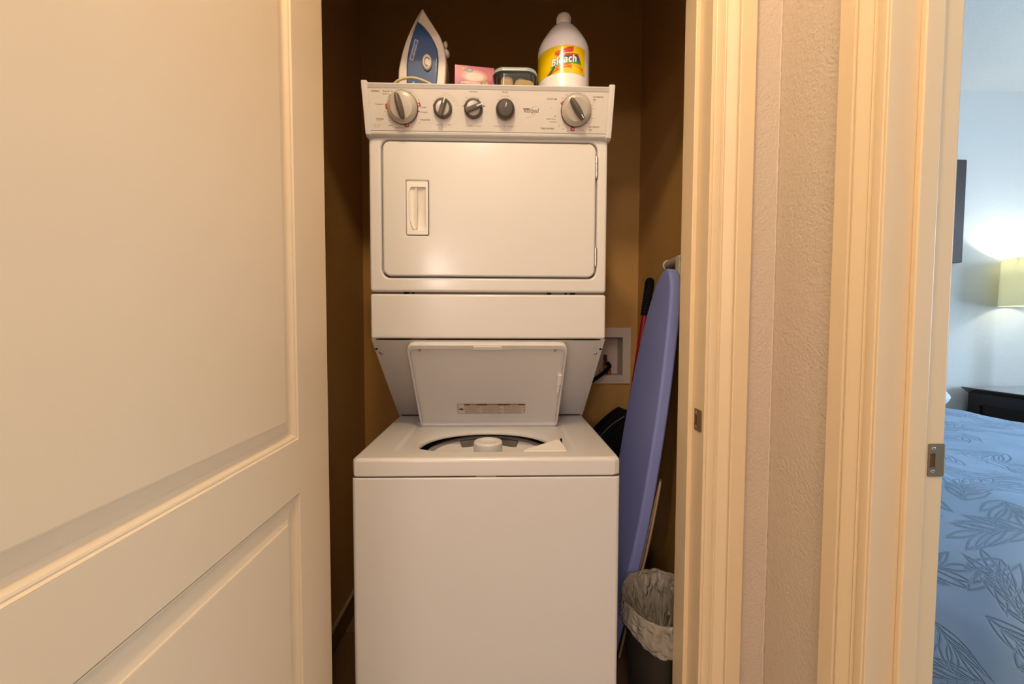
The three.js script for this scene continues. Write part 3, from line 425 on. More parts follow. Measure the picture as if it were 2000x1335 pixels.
  const turn = (pts, seg = 56) => new THREE.LatheGeometry(pts.map(([r, h]) => new THREE.Vector2(r, h)), seg).rotateX(Math.PI / 2);
  const leafGrip = (len, wide, high, base, taperTop = 0.35) => {   // a tapering finger grip along y, standing on z = base
    const rows = []; for (let k = 0; k <= 18; k++) { const v = k / 18, y = (v - 0.5) * len, w = wide * (taperTop + (1 - taperTop) * Math.sin(Math.PI * (0.12 + 0.76 * v)) ** 0.8) * (k === 0 || k === 18 ? 0.5 : 1), h = high * (0.72 + 0.28 * Math.sin(Math.PI * v)), r = []; for (const [u, q] of [[-1, 0], [-0.96, 0.55], [-0.75, 0.86], [-0.35, 1], [0, 1.02], [0.35, 1], [0.75, 0.86], [0.96, 0.55], [1, 0]]) r.push([u * w, y, base + h * q]); rows.push(r); }
    const capRow = (r) => r.map(([x, y]) => [x * 0.3, y, base]); return skin([capRow(rows[0]), ...rows, capRow(rows[18])].map((r) => r.slice().reverse()), false, 0.8);
  };
  const dial = (name, x, y, parts) => { const k = mesh(name, onPanel(parts[0][1], x, V(y), 0.002), parts[0][2], t); for (const [n, g, m] of parts.slice(1)) mesh(n, onPanel(g, x, V(y), 0.002), m, k); return k; };
  const big = (ang, curl) => [
    ['skirt', turn([[0, 0.0005], [0.0425, 0.0005], [0.0425, 0.004], [0.041, 0.0055], [0, 0.0055]]), phys([0.09, 0.06, 0.045], { roughness: 0.5 })],
    ['face_ring', turn([[0.0408, 0.005], [0.0412, 0.008], [0.040, 0.0115], [0.0365, 0.015], [0.031, 0.0175], [0.0305, 0.0185], [0.0295, 0.019], [0, 0.0195]]), M.knobSilver],
    ['grip', leafGrip(0.064, 0.0088, 0.019, 0.018, 0.3).rotateZ(ang).translate(-0.004 * Math.cos(ang) + curl, 0, 0), M.greyGrip]];
  dial('washer_timer_knob', -0.2705, 1.8262, big(0.22, 0));
  dial('dryer_timer_knob', 0.2105, 1.8262, big(0.62, 0.003)).children.forEach((c) => { if (c.name === 'grip') mesh('pointer_line', onPanel(box(-0.0012, 0.0012, -0.029, -0.018, 0.036, 0.0372).rotateZ(0.62), 0.2108, V(1.8262), 0.0004), phys([0.85, 0.83, 0.8]), c.parent); });
  const small = (ang) => [
    ['bezel', turn([[0, 0.001], [0.0258, 0.001], [0.0258, 0.005], [0.0245, 0.009], [0.0195, 0.0105], [0.0192, 0.0085], [0, 0.0085]]), M.greyPlastic],
    ['face_disc', turn([[0.0188, 0.0085], [0.0188, 0.0102], [0.017, 0.0112], [0, 0.0115]]), M.knobSilver],
    ['grip', rbox(-0.0062, 0.0062, -0.0225, 0.024, 0.009, 0.022, 0.003, 3).rotateZ(ang), M.greyGrip],
    ['pointer_line', rbox(-0.0016, 0.0016, 0.0105, 0.0262, 0.02, 0.0228, 0.0008, 1).rotateZ(ang), phys([0.85, 0.82, 0.78])]];
  dial('wash_temperature_knob', -0.1602, 1.8258, small(-0.37)); dial('load_size_knob', -0.0755, 1.8265, small(-1.23));
  dial('start_knob', 0.0128, 1.8255, [
    ['bezel', turn([[0, 0.001], [0.0262, 0.001], [0.0264, 0.004], [0.0255, 0.012], [0.0235, 0.0165], [0.0205, 0.0168], [0.0198, 0.0215], [0.0175, 0.0228], [0, 0.0232]]), M.greyPlastic],
    ['pointer_line', rbox(-0.0012, 0.0012, 0.0035, 0.0145, 0.0215, 0.0242, 0.0006, 1).rotateZ(-0.22), phys([0.85, 0.82, 0.78])]]);
  rebase(t, -0.033, 0, -1.4);
}
// ------------------------------------------------------------------ things standing on the dryer
const SHELF = 1.857;
{ // steam iron on its heel; outline drawn in metres about the middle of the heel, x across, y up
  const t = thing('clothes_iron', 'white and blue steam iron standing on its heel on top of the dryer', 'iron');
  const z0 = -1.335, S = new THREE.Shape();
  S.moveTo(-0.072, 0); S.lineTo(-0.0685, 0.112); S.bezierCurveTo(-0.06, 0.165, -0.043, 0.222, 0.0005, 0.288); S.quadraticCurveTo(0.004, 0.292, 0.0075, 0.286); S.bezierCurveTo(0.02, 0.264, 0.036, 0.243, 0.0525, 0.2165); S.bezierCurveTo(0.066, 0.19, 0.071, 0.165, 0.072, 0.14); S.bezierCurveTo(0.0725, 0.115, 0.069, 0.07, 0.062, 0); S.closePath();
  const X = -0.2315, put = (g) => g.translate(X, SHELF, z0);
  const body = mesh('shell', put(creased(new THREE.ExtrudeGeometry(S, { depth: 0.056, bevelEnabled: true, bevelThickness: 0.010, bevelSize: 0.005, bevelOffset: -0.005, bevelSegments: 5, curveSegments: 24 }), 0.45)), phys([0.72, 0.64, 0.55], { roughness: 0.35, clearcoat: 0.3 }), t);
  const B = new THREE.Shape(); B.moveTo(-0.044, 0.02); B.lineTo(-0.044, 0.125); B.bezierCurveTo(-0.041, 0.17, -0.026, 0.218, -0.0105, 0.2515); B.bezierCurveTo(0.012, 0.238, 0.036, 0.205, 0.046, 0.175); B.bezierCurveTo(0.054, 0.15, 0.05, 0.105, 0.036, 0.02); B.closePath();
  const tank = canvasTexture(256, 512, (c, w, h) => { c.fillStyle = '#3f5d8c'; c.fillRect(0, 0, w, h); c.save(); c.translate(64, 190); c.rotate(-1.25); c.fillStyle = '#b9bed0'; c.fillRect(-66, -14, 132, 28); c.fillStyle = '#5f719c'; c.fillRect(-60, -9, 120, 18); c.fillStyle = '#ccd0de'; c.font = 'bold 18px sans-serif'; c.textAlign = 'center'; c.fillText('|||||||', 0, 6); c.restore(); c.fillStyle = '#c9cddc'; for (let k = 0; k < 5; k++) c.fillRect(36 + k * 9, 356 + (k % 2) * 8, 6, 8); c.beginPath(); c.moveTo(40, 400); c.lineTo(66, 384); c.lineTo(62, 416); c.fill(); });
  const bg = new THREE.ExtrudeGeometry(B, { depth: 0.004, bevelEnabled: true, bevelThickness: 0.006, bevelSize: 0.006, bevelOffset: -0.006, bevelSegments: 4, curveSegments: 20 }).translate(0, 0, 0.0605);
  { const p = bg.attributes.position, uv = new Float32Array(p.count * 2); for (let i = 0; i < p.count; i++) { uv[2 * i] = (p.getX(i) + 0.046) / 0.1; uv[2 * i + 1] = (p.getY(i) - 0.02) / 0.235; } bg.setAttribute('uv', new THREE.BufferAttribute(uv, 2)); }
  mesh('water_tank', put(creased(bg, 0.7)), phys('#ffffff', { map: tank, roughness: 0.14, clearcoat: 0.8 }), t);
  const dial = mesh('heat_dial', lathe([[0, 0], [0.0155, 0], [0.0165, 0.004], [0.015, 0.0085], [0.012, 0.0105], [0.0108, 0.0098], [0, 0.0102]], 0, 0, 0, 40).rotateX(Math.PI / 2).scale(0.86, 1.42, 1).translate(X + 0.0175, SHELF + 0.131, z0 + 0.07), phys([0.62, 0.56, 0.5], { roughness: 0.35 }), t);
  mesh('dial_mark', new THREE.TorusGeometry(0.0085, 0.0012, 8, 40, 4.6).rotateZ(0.4).scale(0.86, 1.42, 1).translate(X + 0.0185, SHELF + 0.13, z0 + 0.0808), phys([0.22, 0.18, 0.15], { roughness: 0.5 }), dial);
  // sole plate on the far left side, steam buttons on the handle side
  const P = new THREE.Shape(); P.moveTo(-0.078, 0.004); P.lineTo(-0.075, 0.115); P.bezierCurveTo(-0.066, 0.17, -0.047, 0.228, -0.001, 0.294); P.lineTo(0.004, 0.288); P.bezierCurveTo(-0.04, 0.222, -0.056, 0.165, -0.064, 0.112); P.lineTo(-0.068, 0.004); P.closePath();
  mesh('sole_plate', put(creased(new THREE.ExtrudeGeometry(P, { depth: 0.06, bevelEnabled: true, bevelThickness: 0.012, bevelSize: 0.002, bevelSegments: 2, curveSegments: 20 }).scale(1, 1, 0.55).translate(0.001, -0.0005, -0.02), 0.6)), phys([0.03, 0.03, 0.035], { roughness: 0.4, metalness: 0.4 }), t);
  mesh('spray_nozzle', put(new THREE.SphereGeometry(0.0052, 20, 14).scale(0.8, 1.1, 1).translate(0.0245, 0.2635, 0.03)), phys([0.76, 0.68, 0.58]), t);
  mesh('steam_button', put(rbox(0.036, 0.05, 0.218, 0.238, 0.018, 0.04, 0.004, 3).translate(0.004, 0, 0)), phys([0.05, 0.045, 0.045]), t);
  mesh('steam_slider', put(merge([new THREE.SphereGeometry(0.0095, 24, 16).scale(0.7, 1.1, 1).translate(0.0655, 0.2085, 0.03), new THREE.SphereGeometry(0.013, 24, 16).scale(0.75, 1, 1).rotateZ(0.5).translate(0.0675, 0.183, 0.032)])), phys([0.7, 0.63, 0.55], { roughness: 0.4 }), t);
  mesh('power_cord', tube([[X - 0.07, SHELF + 0.006, z0 + 0.02], [X - 0.088, SHELF + 0.04, z0 + 0.08], [X - 0.066, SHELF + 0.064, z0 + 0.094], [X - 0.026, SHELF + 0.073, z0 + 0.098], [X + 0.012, SHELF + 0.066, z0 + 0.096], [X + 0.042, SHELF + 0.05, z0 + 0.09], [X + 0.05, SHELF + 0.006, z0 + 0.085]], 0.0036, 60, 10), phys([0.62, 0.5, 0.32], { roughness: 0.5 }), t);
  rebase(t, X, SHELF, z0 + 0.03); void body;
}
{ // pink printed carton
  const t = thing('dryer_sheet_box', 'small pink and magenta printed carton between the iron and the clear container', 'box');
  const w = 0.115, h = 0.1185, d = 0.05;
  const art = canvasTexture(1024, 1024, (c, W, H) => {
    const g = (x0, y0, x1, y1, list) => { const k = c.createLinearGradient(x0, y0, x1, y1); list.forEach((s, i) => k.addColorStop(i / (list.length - 1), s)); return k; };
    c.fillStyle = g(0, 0, 0, H * 0.52, ['#b83f74', '#cf6488', '#d27a8c', '#a83a80', '#86246e']); c.fillRect(0, 0, W, H);
    c.fillStyle = g(0, 0, W, 0, ['rgba(180,40,110,0.6)', 'rgba(230,140,150,0.1)', 'rgba(235,160,145,0.3)', 'rgba(235,170,150,0.35)']); c.fillRect(0, 0, W, 400);
    const blob = (x, y, rx, ry, col, a = 1) => { c.globalAlpha = a; c.fillStyle = col; c.beginPath(); c.ellipse(x, y, rx, ry, 0, 0, 7); c.fill(); c.globalAlpha = 1; };
    for (let k = 12; k > 0; k--) blob(500, 250, 190 + k * 14, 70 + k * 9, '#fff3e6', 0.12); blob(500, 262, 236, 96, '#fff6ec', 0.9);
    blob(235, 80, 70, 34, '#e0a020'); blob(262, 100, 46, 32, '#7d8f2c'); blob(380, 108, 82, 48, '#2f6fb0'); blob(380, 108, 62, 32, '#b9d4ec'); c.fillStyle = '#23568f'; c.fillRect(340, 102, 80, 10);
    c.font = 'italic 58px serif'; c.fillStyle = '#a5413c'; c.fillText('~ ~ ~ ~', 600, 104);
    c.fillStyle = '#f7ddd0'; c.fillRect(150, 400, 470, 26); blob(420, 420, 250, 46, '#f3c9c0'); let s = 9; const r = () => { s = (s * 16807) % 2147483647; return s / 2147483647; };
    for (let k = 0; k < 60; k++) blob(170 + r() * 240, 440 + r() * 90, 14 + r() * 18, 10 + r() * 12, ['#3d6b3a', '#5a8a44', '#7c4a66', '#2c5236', '#d9c9b8'][k % 5]);
    for (let k = 0; k < 40; k++) blob(690 + r() * 150, 360 + r() * 100, 12 + r() * 16, 8 + r() * 12, ['#b8c46a', '#8aa04a', '#e0a090', '#d9cf9a'][k % 4]);
    for (let k = 0; k < 24; k++) blob(440 + r() * 260, 500 + r() * 70, 16 + r() * 22, 10 + r() * 12, ['#c9a0c4', '#8a78b8', '#e0c0d0'][k % 3]);
  });
  const g = new RoundedBoxGeometry(w, h, d, 2, 0.0015); const put = (q) => q.rotateY(0.13).translate(-0.0785, SHELF + h / 2, -1.278);
  mesh('carton', put(g), phys([0.62, 0.12, 0.3], { roughness: 0.4 }), t);
  mesh('printed_front', put(new THREE.PlaneGeometry(w - 0.002, h - 0.002).translate(0, 0, d / 2 + 0.0003)), phys('#d8ccd0', { map: art, roughness: 0.3 }), t.children[0]);
  rebase(t, -0.0785, SHELF, -1.278);
}
{ // clear food container with a blue-grey lid, two tan lumps inside
  const t = thing('food_container', 'clear plastic container with grey blue lid between pink carton and bleach jug', 'container');
  const x0 = -0.0195, x1 = 0.1025, zF = -1.222, zR = -1.322, cxx = (x0 + x1) / 2, czz = (zF + zR) / 2;
  const ring = (grow, y, r) => { const s = rrect(x0 - grow, x1 + grow, -zF - grow, -zR + grow, r + grow); return s.getPoints(10).slice(0, -1).map((p) => [p.x, y, -p.y]); };
  const clear = phys([0.93, 0.95, 0.95], { transmission: 1, thickness: 0, roughness: 0.06, ior: 1.45 });
  mesh('tub', skin([ring(-0.03, SHELF + 0.0012, 0.02), ring(-0.013, SHELF + 0.0012, 0.026), ring(-0.009, SHELF + 0.006, 0.028), ring(-0.004, SHELF + 0.0890, 0.03), ring(-0.001, SHELF + 0.0905, 0.03)], true, 0.7), clear, t);
  const lidM = phys([0.3, 0.38, 0.42], { roughness: 0.18, clearcoat: 0.6 });
  const lid = mesh('lid', skin([ring(0.0005, SHELF + 0.0895, 0.03), ring(0.0025, SHELF + 0.0905, 0.03), ring(0.0025, SHELF + 0.0955, 0.03), ring(0.001, SHELF + 0.0985, 0.03), ring(-0.005, SHELF + 0.0995, 0.03), ring(-0.009, SHELF + 0.0960, 0.028), ring(-0.045, SHELF + 0.0955, 0.004)], true, 0.9), lidM, t);
  mesh('rim_band', skin([ring(0.003, SHELF + 0.0875, 0.03), ring(0.0042, SHELF + 0.0882, 0.03), ring(0.0042, SHELF + 0.0902, 0.03), ring(0.003, SHELF + 0.0910, 0.03)], true, 0.9), phys([0.45, 0.52, 0.54], { roughness: 0.15, clearcoat: 0.6 }), lid);
  rebase(t, cxx, SHELF, czz);
  const lump = (name, label, x, z, w, h, dpt, sd, rot) => {
    const g = new RoundedBoxGeometry(w, h, dpt, 8, Math.min(w, h, dpt) * 0.3), p = g.attributes.position;
    for (let i = 0; i < p.count; i++) { const k = 1 + 0.14 * noise.noise(p.getX(i) * 45 + sd, p.getY(i) * 45, p.getZ(i) * 45); p.setXYZ(i, p.getX(i) * k, p.getY(i) * k, p.getZ(i) * k); }
    g.computeVertexNormals(); g.rotateZ(rot);
    const m = mesh(name, g, std([0.62, 0.45, 0.22], { roughness: 0.85, bumpMap: fineGrain, bumpScale: 0.001 }), null); m.position.set(x, SHELF + 0.002 + h / 2, z); tag(m, label, 'sponge'); return m;
  };
  lump('sponge', 'tan lump at left inside the clear container', 0.018, -1.257, 0.036, 0.084, 0.04, 3, 0);
  lump('sponge', 'larger sloping tan lump at right inside the clear container', 0.062, -1.258, 0.055, 0.07, 0.042, 8, -0.3).position.y += 0.0085;
}
{ // white bleach jug
  const t = thing('bleach_jug', 'white plastic bleach jug with yellow rainbow label at the right end on the dryer', 'jug');
  const X = 0.1895, Z = -1.303, R = 0.0772;
  const plastic = phys([0.86, 0.84, 0.88], { roughness: 0.3, clearcoat: 0.35, clearcoatRoughness: 0.2 });
  const prof = [[0, 0.001], [0.066, 0.0], [0.073, 0.004], [0.0765, 0.012], [R, 0.022], [R, 0.06], [R, 0.178], [0.0768, 0.187], [0.0745, 0.197], [0.0705, 0.2065], [0.0655, 0.216], [0.0595, 0.2255], [0.0525, 0.2365], [0.0445, 0.2475], [0.0355, 0.2575], [0.0275, 0.2645], [0.0215, 0.2685], [0.0198, 0.271], [0.0198, 0.2735]];
  mesh('jug_body', lathe(prof, X, SHELF, Z, 72), plastic, t);
  const cap = mesh('screw_cap', lathe([[0.0198, 0.273], [0.0214, 0.2735], [0.0214, 0.2805], [0.0206, 0.281], [0.0206, 0.2822], [0.0214, 0.2828], [0.0212, 0.2935], [0.0195, 0.2985], [0.016, 0.3003], [0, 0.3005]], X, SHELF, Z, 56), phys([0.76, 0.7, 0.66], { roughness: 0.4 }), t);
  { const q = []; for (let k = 0; k < 40; k++) { const a = k / 40 * 2 * Math.PI; q.push(rod([X + 0.0213 * Math.sin(a), SHELF + 0.2835, Z + 0.0213 * Math.cos(a)], [X + 0.0213 * Math.sin(a), SHELF + 0.2925, Z + 0.0213 * Math.cos(a)], 0.0006, 0.0006, 6)); } mesh('cap_ribs', q, phys([0.76, 0.7, 0.66], { roughness: 0.4 }), cap); }
  mesh('jug_handle', tube([[0.028, 0.252, 0.004], [0.047, 0.25, 0.004], [0.0595, 0.238, 0.003], [0.069, 0.214, 0.002], [0.0745, 0.19, 0.0], [0.0745, 0.176, 0]].map(([x, y, z]) => [X + x * 0.985, SHELF + y, Z + z - 0.02]), 0.0095, 40, 14), plastic, t);
  const L0 = -100, L1 = 44, art = canvasTexture(1024, 440, (c, W, H) => {
    const U = (deg) => (deg - L0) / (L1 - L0) * W;
    c.fillStyle = '#f0cc10'; c.fillRect(0, 0, W, H); 
    const bands = ['#b23a2a', '#5b3a86', '#27478f', '#1f6f8f', '#1f8a4c', '#5aa03a', '#d9c51a', '#e8a01e', '#e06a1e'];
    c.save(); c.beginPath(); c.moveTo(U(-30), H * 0.62); c.lineTo(U(-4), H * 0.3); c.lineTo(U(24), H * 0.27); c.lineTo(U(40), H * 0.86); c.lineTo(U(14), H * 0.72); c.lineTo(U(-34), H * 1.0); c.lineTo(U(-46), H); c.closePath(); c.clip();
    bands.forEach((b, i) => { c.fillStyle = b; c.beginPath(); const y = H * (0.24 + i * 0.062); c.moveTo(U(-50), y + H * 0.24); c.quadraticCurveTo(U(0), y - H * 0.02, U(44), y + H * 0.05); c.lineTo(U(44), H * 1.2); c.lineTo(U(-50), H * 1.3); c.fill(); }); c.restore();
    c.fillStyle = '#1f6f3c'; c.beginPath(); c.moveTo(U(-27), H * 0.68); c.lineTo(U(-25), H * 0.78); c.lineTo(U(-37), H * 1.02); c.lineTo(U(-44), H * 1.02); c.fill();
    const word = (s, deg, y, rot, size, fill, edge, lw, sx = 1) => { c.save(); c.translate(U(deg), H * y); c.rotate(rot); c.scale(sx, 1); c.font = `italic 900 ${size}px sans-serif`; c.textAlign = 'center'; c.textBaseline = 'middle'; c.lineJoin = 'round'; c.lineWidth = lw; c.strokeStyle = edge; c.strokeText(s, 0, 0); c.fillStyle = fill; c.fillText(s, 0, 0); c.restore(); };
    c.fillStyle = '#c9302c'; c.beginPath(); c.moveTo(U(-24), H * 0.4); c.lineTo(U(-20), H * 0.23); c.quadraticCurveTo(U(0), H * 0.06, U(14), H * 0.03); c.lineTo(U(11), H * 0.24); c.quadraticCurveTo(U(-8), H * 0.26, U(-24), H * 0.4); c.fill();
    word('AWESOME', -7, 0.2, -0.24, 76, '#e8504a', '#a02018', 6, 0.8); word('Bleach', -8, 0.53, -0.16, 150, '#f7f4f0', '#4a4a55', 10, 0.84);
    c.fillStyle = '#d8501c'; c.beginPath(); c.moveTo(U(-25), H * 0.78); c.quadraticCurveTo(U(-4), H * 0.6, U(9), H * 0.68); c.lineTo(U(10), H * 0.84); c.quadraticCurveTo(U(-6), H * 0.76, U(-22), H * 0.92); c.fill();
    c.fillStyle = '#f0c030'; let s = 5; const r = () => { s = (s * 16807) % 2147483647; return s / 2147483647; }; for (let k = 0; k < 11; k++) { c.fillRect(U(-20) + k * 18, H * (0.8 - 0.012 * k) + r() * 8, 11, 18); }
    c.fillStyle = '#7a6410'; for (let k = 0; k < 6; k++) { c.fillRect(U(-16) + k * 15, H * 0.945 - k * 4, 11, 7); c.fillRect(U(27) + k * 12, H * 0.86 + (k % 2) * 16, 9, 10); } c.fillStyle = '#8a3a26'; for (let k = 0; k < 5; k++) c.fillRect(U(-95) + k * 16, H * 0.84 + k * 6, 12, 22);
  });
  const rows = []; for (let k = 0; k <= 1; k++) { const r = []; for (let i = 0; i <= 60; i++) { const a = (L0 + (L1 - L0) * i / 60) * Math.PI / 180; r.push([X + (R + 0.0005) * Math.sin(a), SHELF + (k ? 0.166 : 0.09), Z + (R + 0.0005) * Math.cos(a)]); } rows.push(r); }
  const lg = skin(rows, false, 4); { const uv = lg.attributes.uv; for (let k = 0; k <= 1; k++) for (let i = 0; i <= 60; i++) uv.setXY(k * 61 + i, i / 60, k); }
  mesh('front_label', lg, phys('#ffffff', { map: art, roughness: 0.22, clearcoat: 0.7, clearcoatRoughness: 0.08 }), t);
  const back = canvasTexture(128, 256, (c, W, H) => { c.fillStyle = '#d9d0cc'; c.fillRect(0, 0, W, H); c.fillStyle = '#8f857f'; let s = 11; const r = () => { s = (s * 16807) % 2147483647; return s / 2147483647; }; for (let y = 10; y < H - 8; y += 13) { let x = 8; const e = W - 10 - r() * 40; while (x < e) { const q = 6 + r() * 18; c.fillRect(x, y, q, 6); x += q + 4; } } });
  const br = rows.map((r, k) => r.map((_, i) => { const a = (62 + 60 * i / 60) * Math.PI / 180; return [X + (R + 0.0004) * Math.sin(a), SHELF + (k ? 0.172 : 0.07), Z + (R + 0.0004) * Math.cos(a)]; })); const bg = skin(br, false, 4); { const uv = bg.attributes.uv; for (let k = 0; k <= 1; k++) for (let i = 0; i <= 60; i++) uv.setXY(k * 61 + i, i / 60, k); }
  mesh('back_label', bg, phys('#ffffff', { map: back, roughness: 0.4 }), t);
  rebase(t, X, SHELF, Z);
}
// ------------------------------------------------------------------ to the right of the washer
{ // ironing board on end, leaning against the right wall
  const t = thing('ironing_board', 'blue padded ironing board standing on end between the washer and the closet wall', 'ironing board');
  // outline in (depth, up along the board), thickness towards the wall; leans from x = 0.43 at the floor to 0.61 at 1.405 m
  const lean = Math.atan2(0.176, 1.4), LEN = 1.403 / Math.cos(lean);
  const S = new THREE.Shape(); S.moveTo(1.468, 0.004); S.lineTo(1.56, 0.004); S.bezierCurveTo(1.64, 0.06, 1.655, 0.3, 1.655, 0.45); S.bezierCurveTo(1.655, 0.75, 1.63, 1.0, 1.57, 1.22); S.bezierCurveTo(1.545, 1.3, 1.50, LEN - 0.002, 1.432, LEN); S.bezierCurveTo(1.378, LEN - 0.002, 1.352, 1.33, 1.345, 1.24); S.bezierCurveTo(1.33, 1.1, 1.326, 0.98, 1.327, 0.9); S.bezierCurveTo(1.329, 0.72, 1.345, 0.5, 1.385, 0.36); S.bezierCurveTo(1.42, 0.22, 1.455, 0.1, 1.468, 0.004);
  const TH = 0.038, up = V3(Math.sin(lean), Math.cos(lean), 0), depth = V3(0, 0, -1), thick = depth.clone().cross(up);   // thick points to -x... away from the wall
  const place = (g) => g.applyMatrix4(new THREE.Matrix4().makeBasis(depth, up, thick).setPosition(0.436, 0.012, 0));
  const g = new THREE.ExtrudeGeometry(S, { depth: TH - 0.018, bevelEnabled: true, bevelThickness: 0.009, bevelSize: 0.01, bevelOffset: -0.01, bevelSegments: 5, curveSegments: 40 }).translate(0, 0, thick.x > 0 ? -TH : 0.009);
  const cloth = std([0.245, 0.295, 0.69], { roughness: 0.8, bumpMap: dataTexture(256, (u, v) => 0.5 + 0.25 * wrapNoise(u, v, 5, 3.3) + 0.1 * wrapNoise(u, v, 80, 1.1)), bumpScale: 0.004 });
  mesh('padded_cover', boxUV(creased(place(g), 0.9)), cloth, t);
  // steel rim showing along the back of the cover
  const rim = S.getPoints(40).filter((p, i, a) => p.y < 0.72 && p.x < 1.47 && i < a.length - 1).map((p) => V3(p.x + 0.002, p.y, 0));
  const pts = rim.map((p) => p.clone().applyMatrix4(new THREE.Matrix4().makeBasis(depth, up, thick).setPosition(0.436, 0.012, 0)).add(V3(thick.x > 0 ? -0.0 : 0.003, 0, 0)));
  if (pts[0].y > pts[pts.length - 1].y) pts.reverse();
  mesh('steel_rim', new THREE.TubeGeometry(new THREE.CatmullRomCurve3(pts), 60, 0.0042, 8), phys([0.55, 0.42, 0.27], { roughness: 0.4, metalness: 0.3 }), t);
  // folded leg with a capped foot bar peeping over the nose
  const leg = mesh('foot_bar', rod([0.614, 1.445, -1.535], [0.618, 1.452, -1.35], 0.0175), phys([0.42, 0.36, 0.28], { roughness: 0.45 }), t);
  mesh('end_cap', new THREE.SphereGeometry(0.0198, 28, 18).scale(1, 1, 0.55).translate(0.6135, 1.445, -1.531), phys([0.75, 0.69, 0.6], { roughness: 0.5 }), leg);
  mesh('foot_bracket', [rbox(0.598, 0.604, 1.385, 1.462, -1.43, -1.40, 0.002, 2), rod([0.606, 1.40, -1.415], [0.612, 1.448, -1.415], 0.008)], phys([0.68, 0.62, 0.52], { roughness: 0.45 }), leg);
  mesh('folded_leg', tube([[0.618, 1.44, -1.45], [0.607, 1.25, -1.46], [0.56, 0.8, -1.48], [0.515, 0.36, -1.5]], 0.010, 40, 10), phys([0.42, 0.36, 0.28], { roughness: 0.45 }), t);
  rebase(t, 0.45, 0, -1.49);
}
{ // long-handled tool behind the board
  const t = thing('long_handled_dustpan', 'black dustpan on a red pole with black grip, tucked behind the ironing board', 'dustpan');
  const P = (k) => { const a = V3(0.616, 1.413, -1.72), b = V3(0.515, 0.62, -1.74); return a.lerp(b, k).toArray(); };
  mesh('pole', rod(P(0.14), P(1), 0.0125), phys([0.3, 0.004, 0.014], { roughness: 0.35, clearcoat: 0.4 }), t);
  const grip = mesh('grip', merge([rod(P(0.012), P(0.185), 0.0185, 0.0165), new THREE.SphereGeometry(0.0178, 24, 16).translate(...P(0.012))]), M.black, t);
  const dots = []; for (let k = 0; k < 9; k++) for (let j = 0; j < 9; j++) { const [x, y, z] = P(0.05 + k * 0.0145), a = (j + (k % 2) * 0.5) / 9 * 2 * Math.PI; dots.push(new THREE.SphereGeometry(0.0016, 6, 5).translate(x + 0.0175 * Math.cos(a), y, z + 0.0175 * Math.sin(a))); }
  mesh('grip_studs', dots, phys([0.06, 0.06, 0.06], { roughness: 0.3 }), grip);
  const S = new THREE.Shape(); S.moveTo(0.352, 0.52); S.lineTo(0.352, 0.735); S.bezierCurveTo(0.40, 0.79, 0.45, 0.85, 0.505, 0.878); S.lineTo(0.53, 0.868); S.lineTo(0.56, 0.86); S.lineTo(0.575, 0.52); S.closePath();
  const pan = mesh('pan', creased(new THREE.ExtrudeGeometry(S, { depth: 0.06, bevelEnabled: true, bevelThickness: 0.006, bevelSize: 0.006, bevelOffset: -0.006, bevelSegments: 4, curveSegments: 20 }).translate(-0.0, 0, -1.765), 0.7), M.black, t);
  mesh('pan_rim', tube([[0.36, 0.71, -1.695], [0.405, 0.762, -1.695], [0.455, 0.815, -1.695], [0.51, 0.852, -1.695]], 0.004, 30, 8), phys([0.02, 0.02, 0.02], { roughness: 0.3 }), pan);
  mesh('lower_body', rbox(0.36, 0.57, 0.0, 0.53, -1.775, -1.70, 0.012, 3), M.black, t);
  rebase(t, 0.46, 0, -1.735);
}
